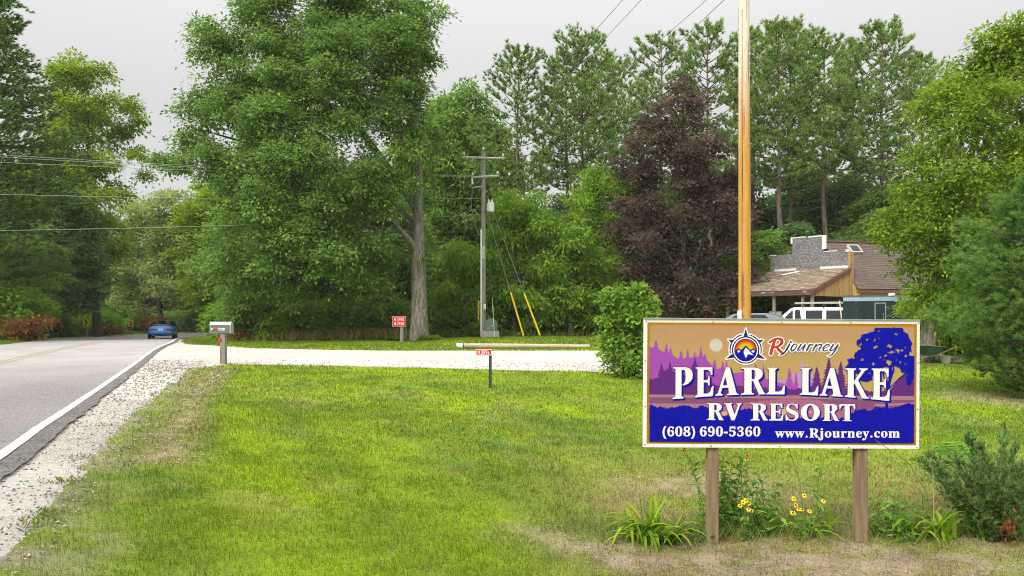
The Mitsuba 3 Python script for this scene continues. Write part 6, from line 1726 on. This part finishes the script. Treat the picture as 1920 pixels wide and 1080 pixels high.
def weed_patch(label, stems, seed, name='tall_weeds', pairs=13, L=.14, W=.05, cols=WEED, group=None, wobble_=.03):
    r_, lv, mb = RNG(seed), Leaves(), MB()
    w = np.array([np.mean([s[0][0] for s in stems]), np.mean([s[0][1] for s in stems]), 0])
    w[2] = float(ground_z(w[0], w[1]))
    for b, t in stems:
        leafy_stem(lv, mb, b - w, t - w, r_, max(int(pairs * np.linalg.norm(t - b) / .6), 4), L, W, cols, wobble_)
    return plant(name, label, 'plant', mb.get(), lv, w, group, 'stem_green')


def stems(lst, Y, seed):
    r_ = RNG(seed)
    out = []
    for bp, tp_, h in lst:
        y = Y + r_.normal() * .10
        b = at(bp, y) - [0, 0, .02]
        out.append((b, P(tp_, h, y + r_.normal() * .04)))
    return out


weed_patch('leafy weed stem leaning left of the left sign post', stems([(1328, 1294, 860), (1325, 1304, 905)], 6.95, 81), 81)
weed_patch('stand of tall leafy weeds right of the left sign post', stems([(1346, 1350, 862), (1378, 1385, 852), (1368, 1366, 880), (1410, 1412, 905), (1430, 1424, 890), (1448, 1450, 925), (1352, 1358, 848), (1362, 1372, 868), (1370, 1392, 862), (1382, 1400, 880), (1395, 1415, 892), (1405, 1432, 898), (1440, 1458, 905), (1425, 1440, 925), (1350, 1345, 915), (1360, 1350, 940), (1375, 1372, 930), (1390, 1388, 945), (1350, 1362, 895)], 7.0, 82), 82)
weed_patch('low leafy weeds behind the yellow daisies at the left post', stems([(1350 + 9 * q, 1346 + 9.6 * q, (955, 930, 968, 915, 945, 925, 960, 935, 910, 950, 965, 930)[q]) for q in range(12)], 7.12, 86), 86)
weed_patch('low leafy weeds at the foot of the right sign post', stems([(1640 + 8 * q, 1636 + 8.6 * q, (965, 940, 955, 930, 962, 945, 970, 950)[q]) for q in range(8)], 6.95, 87), 87)
weed_patch('leafy weed stem behind the yellow daisies', stems([(1545, 1538, 878), (1543, 1545, 925)], 7.1, 83), 83)
weed_patch('leafy weeds right of the right sign post', stems([(1692, 1694, 880), (1700, 1664, 920), (1690, 1650, 935), (1725, 1728, 925), (1735, 1722, 948), (1695, 1670, 945), (1712, 1712, 960), (1757, 1772, 930), (1640, 1632, 930), (1765, 1790, 950)], 6.85, 84), 84, L=.14, W=.046)
weed_patch('fine-leaved weed in the strap-leaved clump left of the sign', stems([(1265, 1278, 930), (1250, 1262, 955), (1215, 1205, 925), (1232, 1238, 935), (1200, 1198, 925)], 6.65, 85), 85, pairs=26, L=.045, W=.010, cols=((.05, .12, .03), (.11, .20, .05)))
# dry stalks
for lst, lb, mt_n in (([(1218, 980), (1209, 925), (1216, 850), (1219, 836)], 'dry flower stalk rising to the left corner of the sign', 'stem_dry'), ([(1232, 985), (1228, 900), (1222, 845), (1212, 838)], 'yellowed stalk bent over at the left corner of the sign', 'stem_dry'), ([(1203, 960), (1196, 900), (1190, 845)], 'pale dry stalk left of the sign corner', 'stem_dry'),
                      ([(1512, 960), (1500, 905), (1478, 838)], 'thin dark stem slanting up under the sign', 'stem_green'), ([(1762, 985), (1738, 925), (1705, 870), (1680, 850), (1660, 838), (1640, 824)], 'long arching stem reaching over the lower right of the sign', 'stem_green'), ([(1752, 890), (1748, 830), (1743, 790)], 'pale dry stalk beside the sumac', 'stem_dry')):
    Y = 6.35 if 'arching' in lb else 6.7
    k = thing('plant_stalk', lb, 'stalk')
    b = [P(px, py, Y) for px, py in lst]
    b[0][2] = float(ground_z(b[0][0], Y)) - .02
    part(k, 'stem', tube(b, np.linspace(.005, .0022, len(b)), 6), mt_n, 40)
# yellow daisies
mat('petal_yellow', (0.82, 0.52, 0.01), 0.6)
mat('daisy_eye', (0.035, 0.02, 0.012), 0.9)
rd = RNG(91)
for heads, by, lb in (([(1393, 941), (1398, 937), (1402, 943), (1388, 947), (1404, 955), (1409, 957), (1400, 972), (1284, 841), (1281, 846)], 1405, 'yellow dark-eyed daisies among the weeds by the left sign post'), ([(1486, 934), (1493, 948), (1508, 931), (1485, 961), (1498, 953), (1503, 956), (1519, 958), (1542, 940), (1489, 962)], 1505, 'yellow dark-eyed daisies between the sign posts'), ([(1403, 857), (1398, 860)], 1400, 'yellow daisies just under the lower edge of the sign')):
    k = thing('daisy_plant', lb, 'flower', 'yellow daisies under the sign')
    mb, lv = MB(), Leaves()
    Y = 6.72
    for px, py in heads:
        c = P(px + rd.normal(), py + rd.normal(), Y + rd.normal() * .05)
        b = at(by + (px - by) * .35 + rd.normal() * 3, Y)
        mb.mesh(tube([b, b * .5 + c * .5 + [rd.normal() * .02, 0, .03], c], [.004, .003, .002], 5))
        for _ in range(5):
            q = b + (c - b) * rd.uniform(.05, .7)
            lv.blades(q[None], rd.normal(size=(1, 3)) * [1, 1, .4], UP[None] + .3 * rd.normal(size=(1, 3)), .07, .018, LF(rd, 1, *WEED))
        tilt = rotx(rd.uniform(.5, 1.1)) @ rotz(rd.random() * 6)
        pm = MB()
        for q in range(11):
            a = q * 6.283 / 11
            l = rd.uniform(.021, .027)
            R_ = tilt @ rotz(a)
            v = np.array([[.005, -.003, 0], [l * .6, -.006, -.001], [l, 0, -.006], [l * .6, .006, -.001], [.005, .003, 0]])
            pm.add(v @ R_.T + c, [[0, 1, 2], [0, 2, 3], [0, 3, 4]])
        f = part(k, 'flower', pm.get(), 'petal_yellow')
        put(f + '__eye', mikit.ply(move(move(lathe([[0, .009], [.005, .008], [.0075, .003], [.007, -.001], [0, -.001]], 10), tilt), t=c), 'daisy_eye', 40))
    part(k, 'stem', mb.get(), 'stem_green')
    put(k + '__foliage', lv.shape())
# sumac sapling behind the juniper
rz_ = RNG(95)
ws = at(1795, 7.7)
lv, mb = Leaves(), MB()
topz = P(1795, 850, 7.7) - ws
mb.mesh(tube([(0, 0, -.05), topz * .6, topz], [.011, .009, .006], 6))
for a, el, L in [(-.2, .15, .36), (.5, .35, .34), (1.2, .5, .30), (2.2, .35, .34), (3.2, .15, .42), (3.9, .3, .34), (4.7, .1, .34), (5.5, .45, .30), (.1, -.3, .36), (3.4, -.25, .36), (5.2, -.2, .34), (1.8, -.1, .3)]:
    h = np.array([math.cos(a), math.sin(a), 0])
    q = np.linspace(0, 1, 7)[:, None]
    c = topz - [0, 0, .10 * (el < 0)] + h * L * q + UP * L * (el * q + .25 * q - .55 * q ** 2)
    mb.mesh(tube(c, np.linspace(.004, .0015, 7), 4))
    n = 11
    t = np.linspace(.15, 1, n)
    p = np.stack([np.interp(t, q[:, 0], c[:, m]) for m in range(3)], 1)
    sd = np.cross(h, UP)
    for s in (-1, 1):
        d = sd * s + h * .45 - UP * .25
        lv.blades(p, np.tile(d, (n, 1)) + .15 * rz_.normal(size=(n, 3)), UP + .5 * rz_.normal(size=(n, 3)), .13 * (1.05 - .55 * np.abs(t - .45)), .040, LF(rz_, n, (.09, .27, .04), (.24, .48, .08)))
plant('sumac_sapling', 'sumac sapling with feathery leaves behind the juniper', 'sapling', mb.get(), lv, ws)

# ---------------------------------------------------------------- grass, tall grass, stones
rg = RNG(101)


def scatter(x0, x1, y0, y1, n):
    return rg.uniform(x0, x1, n), rg.uniform(y0, y1, n)


gr = Leaves()
for y0, y1, per, h, wd, k_in in ((3.2, 6.5, 4200, .058, .0050, 1), (6.5, 9, 2900, .060, .0065, 1), (9, 13, 1500, .062, .009, 1), (13, 19, 640, .066, .014, 1), (19, 27, 260, .07, .022, 1), (27, 48, 120, .09, .036, 1)):
    xl, xr = -.78 * y1, .98 * y1
    if y0 > 18:
        xl, xr = -.66 * y1, .98 * y1
    n = int((xr - xl) * (y1 - y0) * per)
    x, y = scatter(xl, xr, y0, y1, n)
    keep = (x / y > -.76) & (x / y < .96)
    x, y = x[keep], y[keep]
    P_ = shapely.points(x, y)
    out = ~(shapely.contains(ROAD_POLY, P_) | (shapely.distance(DRIVE, P_) < .05 * rg.random(len(x))))
    ds = shapely.distance(SHOULDER, P_)
    core = shapely.distance(P_, LineString(EDGE[::4])) < .38 + .5 * meshkit.fbm(np.column_stack([x * 2.5, y * 2.5, 0 * x]), 3, 51)
    rim = shapely.distance(P_, SHOULDER.exterior)
    out &= (ds > 0) | ((rg.random(len(x)) < .02 + .75 * np.exp(-rim / .09)) & ~core)
    if y0 > 18:
        out &= ~shapely.contains(FOREST, P_)
    x, y = x[out], y[out]
    col, dens = cover(x, y)
    keep = rg.random(len(x)) < (.10 + .90 * dens) * np.clip(.35 + ds[out] / .5, .35, 1)
    x, y, col = x[keep], y[keep], col[keep]
    m = len(x)
    z = ground_z(x, y) - .008
    tall = .65 + .8 * meshkit.fbm(np.column_stack([x * 1.8, y * 1.8, 0 * x]), 3, 33)
    clump = meshkit.noise(np.column_stack([x * 9, y * 9, 0 * x]), 5)
    L = h * tall * rg.uniform(.55, 1.35, m) * (.7 + .6 * clump)
    a = rg.random(m) * 6.283
    lean = rg.uniform(.15, 1.1, m)
    d = np.stack([np.cos(a) * lean, np.sin(a) * lean, np.ones(m)], 1)
    d = unit(d)
    s = np.stack([-np.sin(a), np.cos(a), 0 * a], 1) * (wd * rg.uniform(.6, 1.3, m))[:, None]
    p = np.column_stack([x, y, z])
    v = np.stack([p - s / 2, p + s / 2, p + d * L[:, None] - UP * (L * lean * .12)[:, None]], 1).reshape(-1, 3)
    col = col * rg.uniform(.68, 1.38, (m, 1)) * (1 + .08 * rg.normal(size=(m, 3)))
    dead = rg.random(m) < .11
    col[dead] = np.array([.32, .27, .13])
    gr._put(v, 3, [[0, 1, 2]], col)
n = 6500                                                          # dead thatch lying on the bare soil
x, y = rg.uniform(.2, 5.4, n), rg.uniform(4.9, 7.3, n)
a = rg.random(n) * 6.283
gr.blades(np.column_stack([x, y, ground_z(x, y) + .006]), np.stack([np.cos(a), np.sin(a), rg.uniform(-.02, .22, n)], 1), UP + .3 * rg.normal(size=(n, 3)), rg.uniform(.03, .10, n), .0042, tint(rg, n, (.17, .13, .075), (.46, .39, .24)))
scene['grass'] = gr.shape()
tag('grass', 'mown roadside grass, green with dry patches', 'grass', kind='stuff')
# unmown strip at the foot of the woods and weeds on the road edge
tg = Leaves()
for px0, px1, Y0, Y1, n, hh, cs in ((470, 770, 42.6, 41.6, 3400, .62, ((.14, .17, .03), (.36, .33, .11))), (800, 900, 45.5, 45.5, 700, .5, ((.10, .16, .02), (.24, .27, .06))), (930, 1150, 46, 47, 900, .4, ((.10, .17, .02), (.22, .26, .05))), (430, 560, 41.5, 42.5, 900, .3, ((.12, .2, .02), (.22, .3, .03)))):
    px = rg.uniform(px0, px1, n)
    y = Y0 + (Y1 - Y0) * (px - px0) / (px1 - px0) + rg.normal(size=n) * .55
    x = (px - CX) / FOC * y
    z = ground_z(x, y) - .03
    a = rg.random(n) * 6.28
    d = np.stack([np.cos(a) * .35, np.sin(a) * .35, np.ones(n)], 1)
    tg.blades(np.column_stack([x, y, z]), d, np.stack([np.sin(a), -np.cos(a), .2 + 0 * a], 1), hh * rg.uniform(.5, 1.35, n), .045, tint(rg, n, *cs))
n = 2600                                                          # rank grass among the garden plants
x = rg.uniform(.75, 4.6, n)
y = 6.86 + rg.normal(size=n) * .20
a = rg.random(n) * 6.28
cl = meshkit.noise(np.column_stack([x * 4, y * 4, 0 * x]), 9)
d = np.stack([np.cos(a) * .5, np.sin(a) * .5, np.ones(n)], 1)
k_ = cl > .38
tg.blades(np.column_stack([x, y, ground_z(x, y) - .01])[k_], d[k_], np.stack([np.sin(a), -np.cos(a), .2 + 0 * a], 1)[k_], (.05 + .24 * cl * rg.uniform(.3, 1.1, n))[k_], .0065, tint(rg, n, (.13, .22, .04), (.34, .40, .12))[k_])
scene['tall_grass'] = tg.shape()
tag('tall_grass', 'tall unmown seeding grass at the foot of the woods', 'grass', kind='stuff')
rw = Leaves()
for px, py, r, n in ((280, 688, 10, 50), (300, 690, 12, 60), (330, 692, 10, 50), (37, 868, 7, 26), (172, 748, 5, 16), (105, 905, 12, 30), (150, 862, 10, 30), (130, 905, 14, 50), (60, 985, 18, 60), (200, 800, 9, 30), (95, 965, 16, 60), (345, 688, 8, 30)):
    g = G(px, py)
    s = g[1] / FOC
    x, y = g[0] + rg.normal(size=n) * r * s, g[1] + rg.normal(size=n) * r * s * 1.4
    a = rg.random(n) * 6.28
    z = ground_z(x, y) + .01
    rw.blades(np.column_stack([x, y, z]), np.stack([np.cos(a), np.sin(a), rg.uniform(.2, 1.4, n)], 1), UP + .4 * rg.normal(size=(n, 3)), rg.uniform(.03, .07, n), rg.uniform(.006, .014, n), tint(rg, n, (.08, .15, .02), (.20, .26, .03)))
scene['roadside_weeds'] = rw.shape()
tag('roadside_weeds', 'low weeds growing in the gravel edge of the road', 'weeds', kind='stuff')
# loose stones
ico = trimesh.creation.icosahedron()
sv, sf, scl, ns = [], [], [], 0
for poly, n, r0, yl in ((SHOULDER.buffer(.22), 13000, .0095, 22), (DRIVE.buffer(.1).intersection(sbox(-13, -6.5, 6, 23)), 900, .009, 26), (Polygon([(.4, 5.2), (5.4, 5.2), (5.4, 6.9), (.4, 6.9)]), 2600, .0048, 9), (Point(2.3, 8.6).buffer(1.2), 260, .008, 12), (DRY_STRIP.buffer(.4), 500, .010, 25)):
    x0, y0, x1, y1 = poly.bounds
    y0, y1 = max(y0, 3.8), min(y1, yl)
    x = rg.uniform(x0, x1, n * 6)
    y = y0 + (y1 - y0) * rg.random(n * 6) ** 1.6
    ok = shapely.contains(poly, shapely.points(x, y)) & (np.abs(x / y) < .75)
    x, y = x[ok][:n], y[ok][:n]
    m = len(x)
    r = r0 * np.minimum(rg.lognormal(0, .32, m), 1.7) * np.clip(y / 9, .8, 2)
    v = ico.vertices[None] * (r[:, None] * rg.uniform(.7, 1.25, (m, 12)))[:, :, None] * np.array([1, 1, .62])
    z = ground_z(x, y) + .012
    v = v + np.column_stack([x, y, z + r * .2])[:, None]
    sv.append(v.reshape(-1, 3))
    sf.append((ico.faces[None] + (np.arange(m) * 12)[:, None, None]).reshape(-1, 3) + ns)
    ns += m * 12
    base = np.array([.33, .31, .28]) * rg.uniform(.45, 1.4, (m, 1))
    base[rg.random(m) < .12] = np.array([.20, .18, .17])
    scl.append(np.repeat(base, 12, axis=0))
scene['loose_stones'] = mikit.ply((np.vstack(sv), np.vstack(sf)), 'stone_mat', False, color=np.clip(np.vstack(scl), .03, .85))
tag('loose_stones', 'loose pale gravel stones along the road edge and driveway', 'gravel', kind='stuff')
# twigs and chips of bark on the bare soil
tw = MB()
for q in range(60):
    x, y = rg.uniform(.6, 5.0), rg.uniform(5.7, 6.9)
    a, l = rg.random() * 6.28, rg.uniform(.04, .16)
    z = float(ground_z(x, y)) + .012
    tw.mesh(tube([(x, y, z), (x + math.cos(a) * l * .5, y + math.sin(a) * l * .5, z + .008), (x + math.cos(a) * l, y + math.sin(a) * l, z)], .003, 4))
scene['twigs'] = mikit.ply(tw.get(), 'grey_wood')
tag('twigs', 'dry twigs and bark chips on the bare soil under the sign', 'twigs', kind='stuff')
